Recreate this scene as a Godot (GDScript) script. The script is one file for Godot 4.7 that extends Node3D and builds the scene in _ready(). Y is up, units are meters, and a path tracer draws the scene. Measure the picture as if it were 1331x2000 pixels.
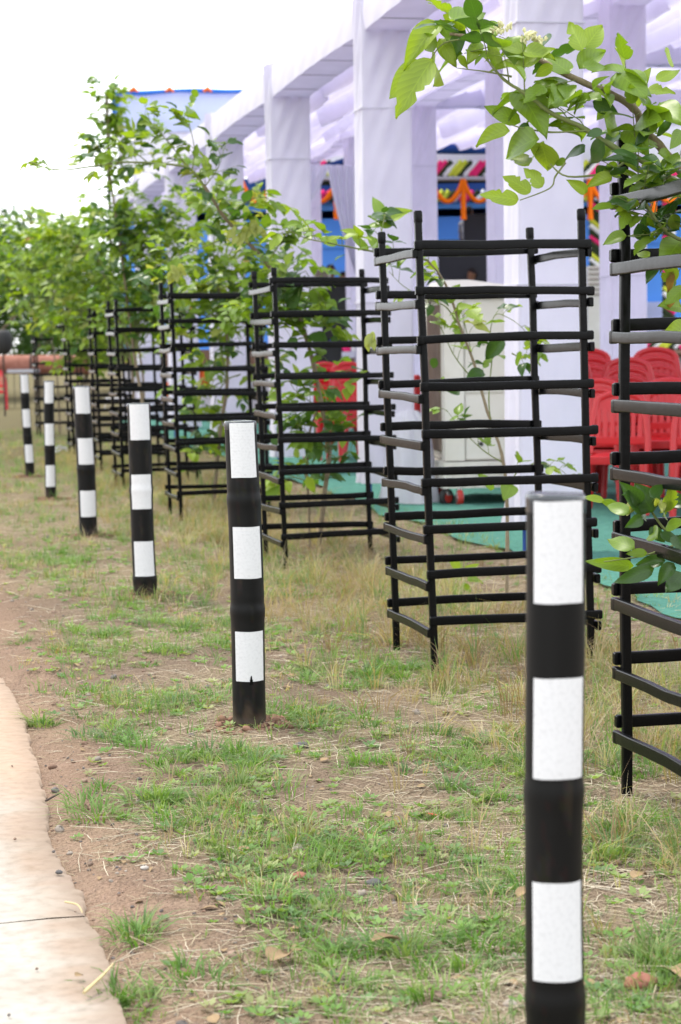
extends Node3D
# A verge with black bamboo bollards and caged saplings beside a concrete path; a cloth marquee and a stage behind.

const F := 3889.0          # lens, in photograph pixels (70 mm)
const MID := Vector2(665.5, 1000.0)
const EYE := Vector3(0, 1.41, 0)
const PITCH := -4.75
const ROLL := -1.0
var lens_basis := Basis.from_euler(Vector3(deg_to_rad(PITCH), 0, deg_to_rad(ROLL)))
var rng := RandomNumberGenerator.new()
var M := {}
var names := {}
var n1 := FastNoiseLite.new()
var n2 := FastNoiseLite.new()
var n3 := FastNoiseLite.new()
const U := Vector3(-0.205, 0, -0.9788)     # along the road and the marquee, away from the camera
const V := Vector3(0.9788, 0, -0.205)      # across, towards the marquee


class MB:
	var v := PackedVector3Array()
	var n := PackedVector3Array()
	var uv := PackedVector2Array()
	var c := PackedColorArray()
	var ix := PackedInt32Array()
	var col := Color(1, 1, 1)

	func vert(p: Vector3, nn: Vector3, u := Vector2.ZERO) -> int:
		v.append(p); n.append(nn); uv.append(u); c.append(col)
		return v.size() - 1

	func tri(a: int, b: int, d: int) -> void:
		var g := (v[d] - v[a]).cross(v[b] - v[a])
		if g.dot(n[a] + n[b] + n[d]) >= 0.0:
			ix.append(a); ix.append(b); ix.append(d)
		else:
			ix.append(a); ix.append(d); ix.append(b)

	func quad(a: Vector3, b: Vector3, d: Vector3, e: Vector3, out: Vector3) -> void:
		var nn := (b - a).cross(e - a).normalized()
		if nn.dot(out) < 0.0:
			nn = -nn
		var i := vert(a, nn, Vector2(0, 0))
		vert(b, nn, Vector2(1, 0)); vert(d, nn, Vector2(1, 1)); vert(e, nn, Vector2(0, 1))
		tri(i, i + 1, i + 2); tri(i, i + 2, i + 3)

	func box(o: Vector3, x: Vector3, y: Vector3, z: Vector3) -> void:   # centre and half axes
		for s in [-1.0, 1.0]:
			quad(o + x * s - y - z, o + x * s + y - z, o + x * s + y + z, o + x * s - y + z, x * s)
			quad(o + y * s - x - z, o + y * s + x - z, o + y * s + x + z, o + y * s - x + z, y * s)
			quad(o + z * s - x - y, o + z * s + x - y, o + z * s + x + y, o + z * s - x + y, z * s)

	# rows of points, all of one length; smooth normals; closed = the rows are loops; out = a point direction for open sheets
	func sheet(R: Array, closed := false, out := Vector3.UP, uvs := Vector2.ONE) -> int:
		var m := R.size()
		var k: int = R[0].size()
		var first := v.size()
		for j in m:
			var row: PackedVector3Array = R[j]
			var mid := Vector3.ZERO
			if closed:
				for p in row:
					mid += p
				mid /= k
			for i in k:
				var p: Vector3 = row[i]
				var a: Vector3 = row[(i + 1) % k] if closed else row[mini(i + 1, k - 1)]
				var b: Vector3 = row[(i + k - 1) % k] if closed else row[maxi(i - 1, 0)]
				var d: Vector3 = R[mini(j + 1, m - 1)][i] - R[maxi(j - 1, 0)][i]
				var nn := (a - b).cross(d)
				if nn.length_squared() < 1e-16:
					nn = p - mid if closed else out
				nn = nn.normalized()
				if nn.dot(p - mid if closed else out) < 0.0:
					nn = -nn
				vert(p, nn, Vector2(float(i) / maxi(k - 1, 1) * uvs.x, float(j) / maxi(m - 1, 1) * uvs.y))
		for j in m - 1:
			for i in (k if closed else k - 1):
				var a := first + j * k + i
				var b := first + j * k + (i + 1) % k
				tri(a, b, b + k); tri(a, b + k, a + k)
		return first

	func cap(row: PackedVector3Array, out: Vector3) -> void:
		var mid := Vector3.ZERO
		for p in row:
			mid += p
		mid /= row.size()
		var a := vert(mid, out, Vector2(0.5, 0.5))
		for p in row:
			vert(p, out, Vector2(0.5, 0.5))
		for i in row.size():
			tri(a, a + 1 + i, a + 1 + (i + 1) % row.size())

	# a tube along a path; radius per point
	func tube(path: PackedVector3Array, rad: PackedFloat32Array, sides := 6, ends := true, up := Vector3.UP, flat := 1.0) -> void:
		var R := []
		var m := path.size()
		for j in m:
			var t := (path[mini(j + 1, m - 1)] - path[maxi(j - 1, 0)]).normalized()
			var x := t.cross(up)
			if x.length() < 0.05:
				x = t.cross(Vector3.RIGHT)
			x = x.normalized()
			var y := x.cross(t).normalized()
			var row := PackedVector3Array()
			for i in sides:
				var g := TAU * i / sides
				row.append(path[j] + (x * cos(g) + y * sin(g) * flat) * rad[j])
			R.append(row)
		sheet(R, true)
		if ends:
			cap(R[0], (path[0] - path[1]).normalized())
			cap(R[m - 1], (path[m - 1] - path[m - 2]).normalized())

	# a bar of rounded rectangular section, width along side, height along up; wob = small bends
	func bar(p: Vector3, q: Vector3, up: Vector3, w: float, h: float, r: float, wob := PackedVector3Array(), end_round := 0.6) -> void:
		var t := (q - p).normalized()
		var x := t.cross(up).normalized()
		var y := x.cross(t).normalized()
		var seg := maxi(1, wob.size() - 1)
		var R := []
		var prof := []
		for qd in 4:
			var cx: float = [1, -1, -1, 1][qd] * (w / 2 - r)
			var cy: float = [1, 1, -1, -1][qd] * (h / 2 - r)
			for s in 3:
				var g: float = PI / 2 * (qd + s / 2.0)
				prof.append(Vector2(cx + r * cos(g), cy + r * sin(g)))
		var at := [0.0]
		var sc := [end_round]
		var e := 0.006 / maxf(0.02, p.distance_to(q))
		at.append(e); sc.append(1.0)
		for s in range(1, seg):
			at.append(float(s) / seg); sc.append(1.0)
		at.append(1.0 - e); sc.append(1.0); at.append(1.0); sc.append(end_round)
		for j in at.size():
			var o := p.lerp(q, at[j])
			if wob.size() > 1:
				var fi: float = at[j] * seg
				var i0 := mini(int(fi), seg - 1)
				o += wob[i0].lerp(wob[i0 + 1], fi - i0)
			var row := PackedVector3Array()
			for b in prof:
				row.append(o + (x * b.x + y * b.y) * sc[j])
			R.append(row)
		sheet(R, true, Vector3.UP, Vector2(1, p.distance_to(q) * 4))
		cap(R[0], -t); cap(R[R.size() - 1], t)

	func done() -> ArrayMesh:
		var a := []
		a.resize(Mesh.ARRAY_MAX)
		a[Mesh.ARRAY_VERTEX] = v; a[Mesh.ARRAY_NORMAL] = n; a[Mesh.ARRAY_TEX_UV] = uv; a[Mesh.ARRAY_COLOR] = c; a[Mesh.ARRAY_INDEX] = ix
		var m := ArrayMesh.new()
		m.add_surface_from_arrays(Mesh.PRIMITIVE_TRIANGLES, a)
		return m


# ---------------------------------------------------------------- helpers
func at(px: float, py: float, depth: float) -> Vector3:      # a point seen at a pixel, so many metres ahead
	var d := lens_basis * Vector3((px - MID.x) / F, -(py - MID.y) / F, -1)
	return EYE + d * (depth / -d.z)

func gp(px: float, py: float) -> Vector3:                     # the ground at a pixel
	var d := lens_basis * Vector3((px - MID.x) / F, -(py - MID.y) / F, -1)
	return EYE + d * (EYE.y / -d.y)

func px_m(depth: float) -> float:                             # metres per photograph pixel
	return depth / F

func L(r: float, g: float, b: float) -> Color:
	return Color(r, g, b).linear_to_srgb()

func R(a: float, b: float) -> float:
	return rng.randf_range(a, b)

func numbered(s: String) -> String:
	var k: int = names.get(s, -1) + 1
	names[s] = k
	return s if k == 0 else "%s_%03d" % [s, k]

func thing(called: String, label: String, category: String, pos: Vector3, group := "") -> Node3D:
	var o := Node3D.new()
	o.name = numbered(called)
	add_child(o)
	o.position = pos
	o.set_meta("label", label); o.set_meta("category", category)
	if group:
		o.set_meta("group", group)
	return o

func part(parent: Node3D, called: String, m: Mesh, mat: Material, world := true) -> MeshInstance3D:
	var o := MeshInstance3D.new()
	o.name = called
	o.mesh = m
	o.material_override = mat
	parent.add_child(o, true)
	if world:
		o.position = -above(parent)
	return o

func above(n: Node3D) -> Vector3:
	var p := n.position
	var q := n.get_parent()
	while q != self and q is Node3D:
		p += q.position
		q = q.get_parent()
	return p

func lone(called: String, m: Mesh, mat: Material, label: String, category: String, pos: Vector3, group := "") -> MeshInstance3D:
	var o := MeshInstance3D.new()
	o.name = numbered(called)
	o.mesh = m
	o.material_override = mat
	add_child(o)
	o.position = pos
	o.set_meta("label", label); o.set_meta("category", category)
	if group:
		o.set_meta("group", group)
	return o

func ground_piece(called: String, m: Mesh, mat: Material) -> MeshInstance3D:
	var o := MeshInstance3D.new()
	o.name = called
	o.mesh = m
	o.material_override = mat
	o.set_meta("kind", "structure")
	add_child(o)
	return o

func many(parent: Node3D, called: String, m: Mesh, mat: Material, xf: Array, cols := []) -> MultiMeshInstance3D:
	var mm := MultiMesh.new()
	mm.transform_format = MultiMesh.TRANSFORM_3D
	mm.use_colors = cols.size() > 0
	mm.mesh = m
	mm.instance_count = xf.size()
	for i in xf.size():
		mm.set_instance_transform(i, xf[i])
		if cols.size():
			mm.set_instance_color(i, cols[i])
	var o := MultiMeshInstance3D.new()
	o.name = called if parent != self else numbered(called)
	o.multimesh = mm
	o.material_override = mat
	o.set_meta("kind", "stuff")
	parent.add_child(o, true)
	if parent != self:
		o.position = -above(parent)
	return o

func mat(key: String, color: Color, rough := 0.8, spec := 0.5) -> StandardMaterial3D:
	var m := StandardMaterial3D.new()
	m.resource_name = key
	m.albedo_color = color
	m.roughness = rough
	m.metallic_specular = spec
	M[key] = m
	return m

func noise_tex(freq: float, seed_: int, lo: Color, hi: Color, size := 512, octaves := 5, mid = null, kind := FastNoiseLite.TYPE_SIMPLEX_SMOOTH) -> NoiseTexture2D:
	var t := NoiseTexture2D.new()
	t.width = size; t.height = size
	t.seamless = true
	var n := FastNoiseLite.new()
	n.seed = seed_; n.frequency = freq; n.fractal_octaves = octaves; n.noise_type = kind
	t.noise = n
	var g := Gradient.new()
	g.set_color(0, lo); g.set_color(1, hi)
	if mid != null:
		g.add_point(0.5, mid)
	t.color_ramp = g
	return t

func spline(P: Array, per := 4) -> PackedVector3Array:         # Catmull-Rom through points
	var out := PackedVector3Array()
	var k := P.size()
	for i in k - 1:
		for s in per:
			var t := float(s) / per
			var a: Vector3 = P[maxi(i - 1, 0)]
			var b: Vector3 = P[i]
			var c: Vector3 = P[i + 1]
			var d: Vector3 = P[mini(i + 2, k - 1)]
			out.append(b.cubic_interpolate(c, a, d, t))
	out.append(P[k - 1])
	return out

func img_mat(m: StandardMaterial3D, im: Image) -> void:
	m.albedo_texture = ImageTexture.create_from_image(im)


# ---------------------------------------------------------------- materials
func make_materials() -> void:
	var m: StandardMaterial3D
	# ground: soil tint comes from vertex colours, grain from two textures
	m = mat("soil", L(1, 1, 1), 1.0, 0.08)
	m.vertex_color_use_as_albedo = true
	m.uv1_triplanar = true; m.uv1_world_triplanar = true; m.uv1_scale = Vector3.ONE * 1.1
	m.albedo_texture = noise_tex(0.045, 3, L(.55, .52, .5), L(1.45, 1.4, 1.35).clamp(), 1024, 6, L(.95, .93, .92))
	m.heightmap_enabled = true; m.heightmap_scale = 2.2; m.heightmap_texture = noise_tex(0.05, 8, Color.BLACK, Color.WHITE, 1024, 6)
	m = mat("concrete", L(1, 1, 1), 0.9, 0.3)
	m.vertex_color_use_as_albedo = true
	m.uv1_triplanar = true; m.uv1_world_triplanar = true; m.uv1_scale = Vector3.ONE * 0.9
	m.albedo_texture = noise_tex(0.02, 12, L(.74, .72, .69), L(1, 1, 1), 1024, 7, L(.91, .90, .885))
	m.heightmap_enabled = true; m.heightmap_scale = 0.07; m.heightmap_texture = noise_tex(0.09, 9, Color.BLACK, Color.WHITE, 1024, 5)
	# black paint / plastic wrap
	m = mat("black_wrap", L(.0026, .0027, .0031), 0.25, 0.26)
	m.uv1_triplanar = true; m.uv1_scale = Vector3(3, 3, 3)
	m.heightmap_enabled = true; m.heightmap_scale = 0.035; m.heightmap_texture = noise_tex(0.02, 21, Color.BLACK, Color.WHITE, 256, 4)
	m = mat("black_bamboo", L(1, 1, 1), 0.45, 0.28)
	m.vertex_color_use_as_albedo = true
	m.uv1_triplanar = true; m.uv1_scale = Vector3(2, .5, 2)
	m.heightmap_enabled = true; m.heightmap_scale = 0.08; m.heightmap_texture = noise_tex(0.03, 23, Color.BLACK, Color.WHITE, 256, 4)
	m = mat("cap_tape", L(.02, .024, .03), 0.2, 0.6)
	# white reflective sticker with its fine honeycomb
	m = mat("sticker", L(1, 1, 1), 0.35, 0.5)
	var im := Image.create(256, 512, false, Image.FORMAT_RGB8)
	for y in 512:
		for x in 256:
			var fx := x / 16.0
			var fy := y / 14.0
			var row := int(fy)
			var ox := fposmod(fx + (0.5 if row % 2 else 0.0), 1.0) - 0.5
			var oy := fposmod(fy, 1.0) - 0.5
			var e := maxf(absf(ox) * 1.0, absf(ox) * 0.5 + absf(oy) * 0.87)
			var k := 0.54 if e > 0.44 else 0.62
			k *= 1.0 - .10 * clampf(n2.get_noise_2d(x * .06, y * .06) * 1.6, 0, 1) - 0.0
			im.set_pixel(x, y, L(k, k, k * 1.02))
	img_mat(m, im)
	# cloth
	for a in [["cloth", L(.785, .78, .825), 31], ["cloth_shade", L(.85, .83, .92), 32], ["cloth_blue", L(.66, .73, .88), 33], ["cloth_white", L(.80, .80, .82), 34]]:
		m = mat(a[0], a[1], 0.85, 0.25)
		m.uv1_triplanar = true; m.uv1_world_triplanar = true; m.uv1_scale = Vector3.ONE * 0.35
		m.albedo_texture = noise_tex(0.012, a[2], L(.90, .90, .91), L(1, 1, 1), 512, 5)
		m.rim_enabled = true; m.rim = 0.25
		m.backlight_enabled = true; m.backlight = Color(.9, .88, .95)
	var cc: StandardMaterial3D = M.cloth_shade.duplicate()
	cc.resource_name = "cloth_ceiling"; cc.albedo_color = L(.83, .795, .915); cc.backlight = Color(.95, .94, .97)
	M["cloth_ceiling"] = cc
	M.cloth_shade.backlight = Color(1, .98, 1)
	mat("seam", L(.42, .41, .47), 0.9, 0.2)
	mat("red_plastic", L(.46, .008, .012), 0.32, 0.5)
	m = mat("carpet", L(.075, .20, .155), 0.95, 0.15)
	m.uv1_triplanar = true; m.uv1_world_triplanar = true; m.uv1_scale = Vector3.ONE * 0.8
	m.albedo_texture = noise_tex(0.02, 41, L(.72, .76, .76), L(1, 1, 1), 512, 6)
	m.heightmap_enabled = true; m.heightmap_scale = 2.0; m.heightmap_texture = noise_tex(0.025, 42, Color.BLACK, Color.WHITE, 512, 5)
	m = mat("cream_plastic", L(.62, .60, .55), 0.45, 0.45)
	m.uv1_triplanar = true; m.uv1_scale = Vector3.ONE * 0.7
	m.albedo_texture = noise_tex(0.012, 43, L(.86, .84, .8), L(1, 1, 1), 256, 5)
	m = mat("pad_brown", L(.21, .17, .13), 0.95, 0.1)
	mat("rubber", L(.02, .02, .02), 0.7, 0.4)
	mat("wheel_red", L(.35, .03, .02), 0.5, 0.4)
	m = mat("steel", L(.45, .45, .45), 0.35, 0.5); m.metallic = 0.8
	mat("grey_pipe", L(.36, .36, .38), 0.6, 0.4)
	mat("blue_cloth", L(.10, .30, .80), 0.8, 0.3)
	mat("blue_dark", L(.02, .06, .22), 0.8, 0.3)
	mat("blue_tarp", L(.015, .13, .52), 0.5, 0.4)
	mat("screen_black", L(.012, .012, .016), 0.5, 0.4)
	mat("marigold", L(.85, .17, .01), 0.9, 0.2)
	m = mat("petals_pink", L(.72, .035, .16), 0.9, 0.2)
	m = mat("petals_yellow", L(.55, .60, .06), 0.9, 0.2)
	m = mat("petals_white", L(.72, .72, .72), 0.9, 0.2)
	m = mat("leaf_strip", L(.035, .05, .025), 0.9, 0.2)
	m = mat("bamboo_rail", L(.16, .09, .06), 0.7, 0.4)
	m = mat("rust", L(.30, .135, .10), 0.8, 0.3)
	m.uv1_triplanar = true; m.albedo_texture = noise_tex(0.02, 51, L(.6, .5, .45), L(1, 1, 1), 256, 5)
	mat("rust_dark", L(.05, .035, .03), 0.85, 0.3)
	mat("orange_cloth", L(.62, .14, .04), 0.85, 0.2)
	m = mat("wood_grey", L(.26, .20, .17), 0.9, 0.2)
	m.uv1_triplanar = true; m.uv1_scale = Vector3(6, .6, 6); m.albedo_texture = noise_tex(0.02, 53, L(.55, .52, .5), L(1, 1, 1), 256, 4)
	mat("person", L(1, 1, 1), 0.8, 0.3).vertex_color_use_as_albedo = true
	# bark
	m = mat("bark", L(.27, .22, .15), 0.9, 0.25)
	m.uv1_triplanar = true; m.uv1_scale = Vector3(14, 4, 14); m.albedo_texture = noise_tex(0.03, 61, L(.6, .58, .55), L(1, 1, 1), 256, 5)
	mat("bark_green", L(.16, .19, .07), 0.8, 0.3)
	# leaves: one vein picture, several living greens
	im = Image.create(96, 160, false, Image.FORMAT_RGB8)
	for y in 160:
		for x in 96:
			var s := absf(x / 95.0 - 0.5) * 2.0
			var t := y / 159.0
			var vein := clampf(1.0 - s / 0.05, 0, 1)
			var q := fposmod((t - s * 0.30) * 8.0 + 0.5, 1.0)
			vein = maxf(vein, clampf(1.0 - absf(q - 0.5) / 0.09, 0, 1) * 0.75 * (1.0 - s * 0.4))
			var base := 0.70 + 0.035 * sin(q * TAU) + 0.05 * sin(x * 1.7 + y * 2.3) * sin(y * 0.9)
			im.set_pixel(x, y, L(base, base, base * 0.95).lerp(L(1, 1, .8), vein))
	var tex := ImageTexture.create_from_image(im)
	for a in [["leaf_dark", L(.065, .15, .035), .30], ["leaf_mid", L(.23, .375, .04), .36], ["leaf_light", L(.33, .47, .05), .42], ["leaf_young", L(.46, .52, .14), .5], ["leaf_old", L(.42, .24, .05), .6]]:
		m = mat(a[0], a[1], a[2], 0.5)
		m.albedo_texture = tex
		m.backlight_enabled = true; m.backlight = Color(1, 1, .55)
	m = mat("leaf_dry", L(.34, .24, .15), 0.9, 0.2)
	m.albedo_texture = tex
	# far foliage and grass take their tint from each copy
	m = mat("foliage", L(1, 1, 1), 0.5, 0.4); m.vertex_color_use_as_albedo = true
	m.backlight_enabled = true; m.backlight = Color(1, 1, .6)
	m = mat("grass", L(1, 1, 1), 0.55, 0.4); m.vertex_color_use_as_albedo = true
	m.backlight_enabled = true; m.backlight = Color(.9, .95, .6)
	m = mat("litter", L(1, 1, 1), 0.95, 0.2); m.vertex_color_use_as_albedo = true


# ---------------------------------------------------------------- the ground's shape
const EDGE0 := Vector2(-0.555, 4.37)
func path_side(x: float, d: float) -> float:      # metres to the right of the concrete's edge
	return x - (EDGE0.x - 0.222 * (d - EDGE0.y)) - 0.05 * n1.get_noise_2d(d * 1.3, 7.0) - 0.02 * n2.get_noise_2d(d * 4.0, 3.0)

var mounds := []     # (x, d, radius, height)
func gh(x: float, z: float) -> float:
	var d := -z
	var h := 0.022 * n1.get_noise_2d(x * 1.5, d * 1.5) + 0.010 * n2.get_noise_2d(x * 5.0, d * 5.0)
	if d < 14.0:
		h += 0.004 * n3.get_noise_2d(x * 22.0, d * 22.0)
	var q := path_side(x, d)
	var q0 := q
	if q < 0.35:
		var spill := clampf((d - 11.0 + q) / 3.0, 0, 1)          # farther on, sand lies over the slab
		var low: float = -0.03 + spill * 0.056
		h = lerpf(low, h, smoothstep(-0.05 - 0.9 * spill, 0.22, q + 0.09 * n2.get_noise_2d(x * 4, d * 4) + .03 * n3.get_noise_2d(x * 12, d * 12)))
	if q0 < .15:
		h = maxf(h, lerpf(-.08, .015 + .004 * n2.get_noise_2d(x * 6.0, d * 6.0), clampf((d - 11.0 + q0) / 2.5, 0, 1)))
	for m in mounds:
		var e: float = Vector2(x - m.x, d - m.y).length() / m.z
		if e < 1.6:
			h += m.w * exp(-e * e * 2.0) * (1.0 + 0.6 * n3.get_noise_2d(x * 14.0, d * 14.0))
	return h

func green_at(x: float, d: float) -> float:       # how much grass grows here, 0 to 1
	var g: float = 0.5 + 0.9 * n1.get_noise_2d(x * 2.2 + 40.0, d * 1.4) + 0.5 * n2.get_noise_2d(x * 2.0, d * 2.0 + 9.0)
	g += clampf((d - 9.0) / 14.0, 0, 0.2)
	var q := path_side(x, d)
	g *= smoothstep(0.04, lerpf(.55, .25, clampf((d - 6.0) / 5.0, 0, 1)), q) * (1.0 - .4 * smoothstep(.5, 1.0, x + .225 * (d - 8.76) + .1) * smoothstep(6.0, 8.0, d))
	return clampf(g, 0, 1)

func soil_at(x: float, d: float) -> Color:
	var soil := Color(.205, .155, .116)
	var straw := Color(.30, .245, .165)
	var dark := Color(.135, .10, .08)
	var red := Color(.275, .185, .135)
	var sand := Color(.37, .285, .22)
	var c := soil.lerp(straw, clampf(0.35 + 0.9 * n2.get_noise_2d(x * 1.3 + 5, d * 1.3), 0, 1))
	c = c.lerp(dark, clampf(0.9 * n1.get_noise_2d(x * 3.0 - 20, d * 3.0) - 0.05, 0, 0.6))
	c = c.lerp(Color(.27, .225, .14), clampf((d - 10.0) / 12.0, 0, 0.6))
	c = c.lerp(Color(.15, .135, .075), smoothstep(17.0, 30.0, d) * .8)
	var q := path_side(x, d)
	c = c.lerp(red, clampf(0.8 - q * 1.6, 0, 0.7))
	c = c.lerp(sand, smoothstep(0.15, -0.25, q) * (1.0 - .7 * smoothstep(9.0, 20.0, d)))
	for m in mounds:
		var e: float = Vector2(x - m.x, d - m.y).length() / m.z
		c = c.lerp(Color(.22, .13, .09), clampf(exp(-e * e * 1.5) * 0.9, 0, 1))
	return c


# ---------------------------------------------------------------- ground, path, carpet
func make_ground() -> void:
	var mb := MB.new()
	var rows := [-60.0, -12.0, -3.0, 0.5, 1.8, 2.5]
	var d := 2.5
	while d < 420.0:
		d += maxf(0.022, d * (0.0058 if d < 30.0 else 0.03 if d < 60 else 0.12))
		rows.append(d)
	var cols := 300
	var S := []
	for r in rows:
		var hw := maxf(7.0, absf(r) * 1.3)
		var row := PackedVector3Array()
		for i in cols + 1:
			var s := i / float(cols) * 2.0 - 1.0
			var x := hw * (0.13 * s + 0.87 * s * s * s)
			row.append(Vector3(x, gh(x, -r), -r))
		S.append(row)
	mb.sheet(S)
	for i in mb.v.size():
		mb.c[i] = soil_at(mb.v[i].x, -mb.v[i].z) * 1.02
	ground_piece("ground", mb.done(), M.soil)
	# the concrete path: slabs with open joints between them
	var cuts := [-14.0, 2.35, 4.02, 4.87, 8.4, 12.6, 17.0, 22.0, 40.0, 90.0]
	var path := Node3D.new()
	path.name = "path"
	path.set_meta("kind", "structure")
	add_child(path)
	for k in cuts.size() - 1:
		var b := MB.new()
		var T := []
		var n := int(clampf((cuts[k + 1] - cuts[k]) * 90, 8, 240))
		for j in n + 1:
			var row := PackedVector3Array()
			for i in 30:
				var f := i / 29.0
				var dd: float = lerpf(cuts[k] + 0.004, cuts[k + 1] - 0.004, j / float(n))
				var ex := EDGE0.x - 0.222 * (dd - EDGE0.y)
				var x := ex - 2.4 * (1.0 - f)
				dd += (x - ex) * 0.3 - 0.005 * n3.get_noise_2d(x * 9.0, cuts[k])
				x = x + 0.05 * n1.get_noise_2d(dd * 1.3, 7.0) + (0.008 * n2.get_noise_2d(dd * 9.0, 3.0) + 0.016 * n3.get_noise_2d(dd * 30.0, 8.0)) * f
				var y := 0.007 + 0.003 * n2.get_noise_2d(x * 2, dd * 2)
				row.append(Vector3(x, y, -dd))
			row[29].y -= 0.004
			row.append(row[29] + Vector3(0.012, -0.05, 0))
			T.append(row)
		b.sheet(T)
		for i in b.v.size():
			var p := b.v[i]
			var q := path_side(p.x, -p.z)
			var c := Color(.45, .42, .38)
			c *= 1.0 + .04 * n2.get_noise_2d(p.x * 5.0, p.z * 5.0) + .08 * n1.get_noise_2d(p.x * 1.4 + 8.0, p.z * 1.4)
			c = c.lerp(Color(.345, .29, .225), clampf(0.5 * n1.get_noise_2d(p.x * 3, p.z * 3) + 0.15 + 0.5 * smoothstep(-0.25, 0.0, q), 0, 1) * 0.5)
			c = c.lerp(Color(.36, .27, .205), .92 * smoothstep(-.19, -.04, q + .10 * n2.get_noise_2d(p.x * 4.0, p.z * 4.0) + .06 * n3.get_noise_2d(p.x * 14.0, p.z * 14.0)))
			var sand := smoothstep(5.0, 7.4, -p.z + 0.9 * q + 1.4 * n1.get_noise_2d(p.x * 2.0 + 3, p.z * 1.6))
			c = c.lerp(Color(.455, .335, .25), sand * 0.97)
			b.c[i] = c * .78
		var o := part(path, "slab", b.done(), M.concrete)
		o.set_meta("kind", "structure")

func make_carpet() -> void:
	var b := MB.new()
	var T := []
	for j in 90:
		var a := lerpf(-4.6, 27.0, pow(j / 89.0, 1.4))
		var row := PackedVector3Array()
		for i in 60:
			var f := i / 59.0
			var e := 0.30 + 0.22 * n1.get_noise_2d(a * 0.9, 55.0) + 0.06 * n2.get_noise_2d(a * 3.0, 5.0)
			var p := Vector3(1.08, 0, -13.0) + U * a + V * (e - 0.25 + 11.0 * f * f)
			p.y = maxf(gh(p.x, p.z), -0.01) + 0.014 + 0.03 * absf(n2.get_noise_2d(p.x * 2.5, p.z * 2.5)) + 0.015 * maxf(0, n1.get_noise_2d(p.x * 6.0, p.z * 2.0))
			row.append(p)
		T.append(row)
	b.sheet(T)
	lone("carpet", b.done(), M.carpet, "teal green carpet matting spread on the earth under the marquee", "carpet", Vector3.ZERO)


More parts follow.
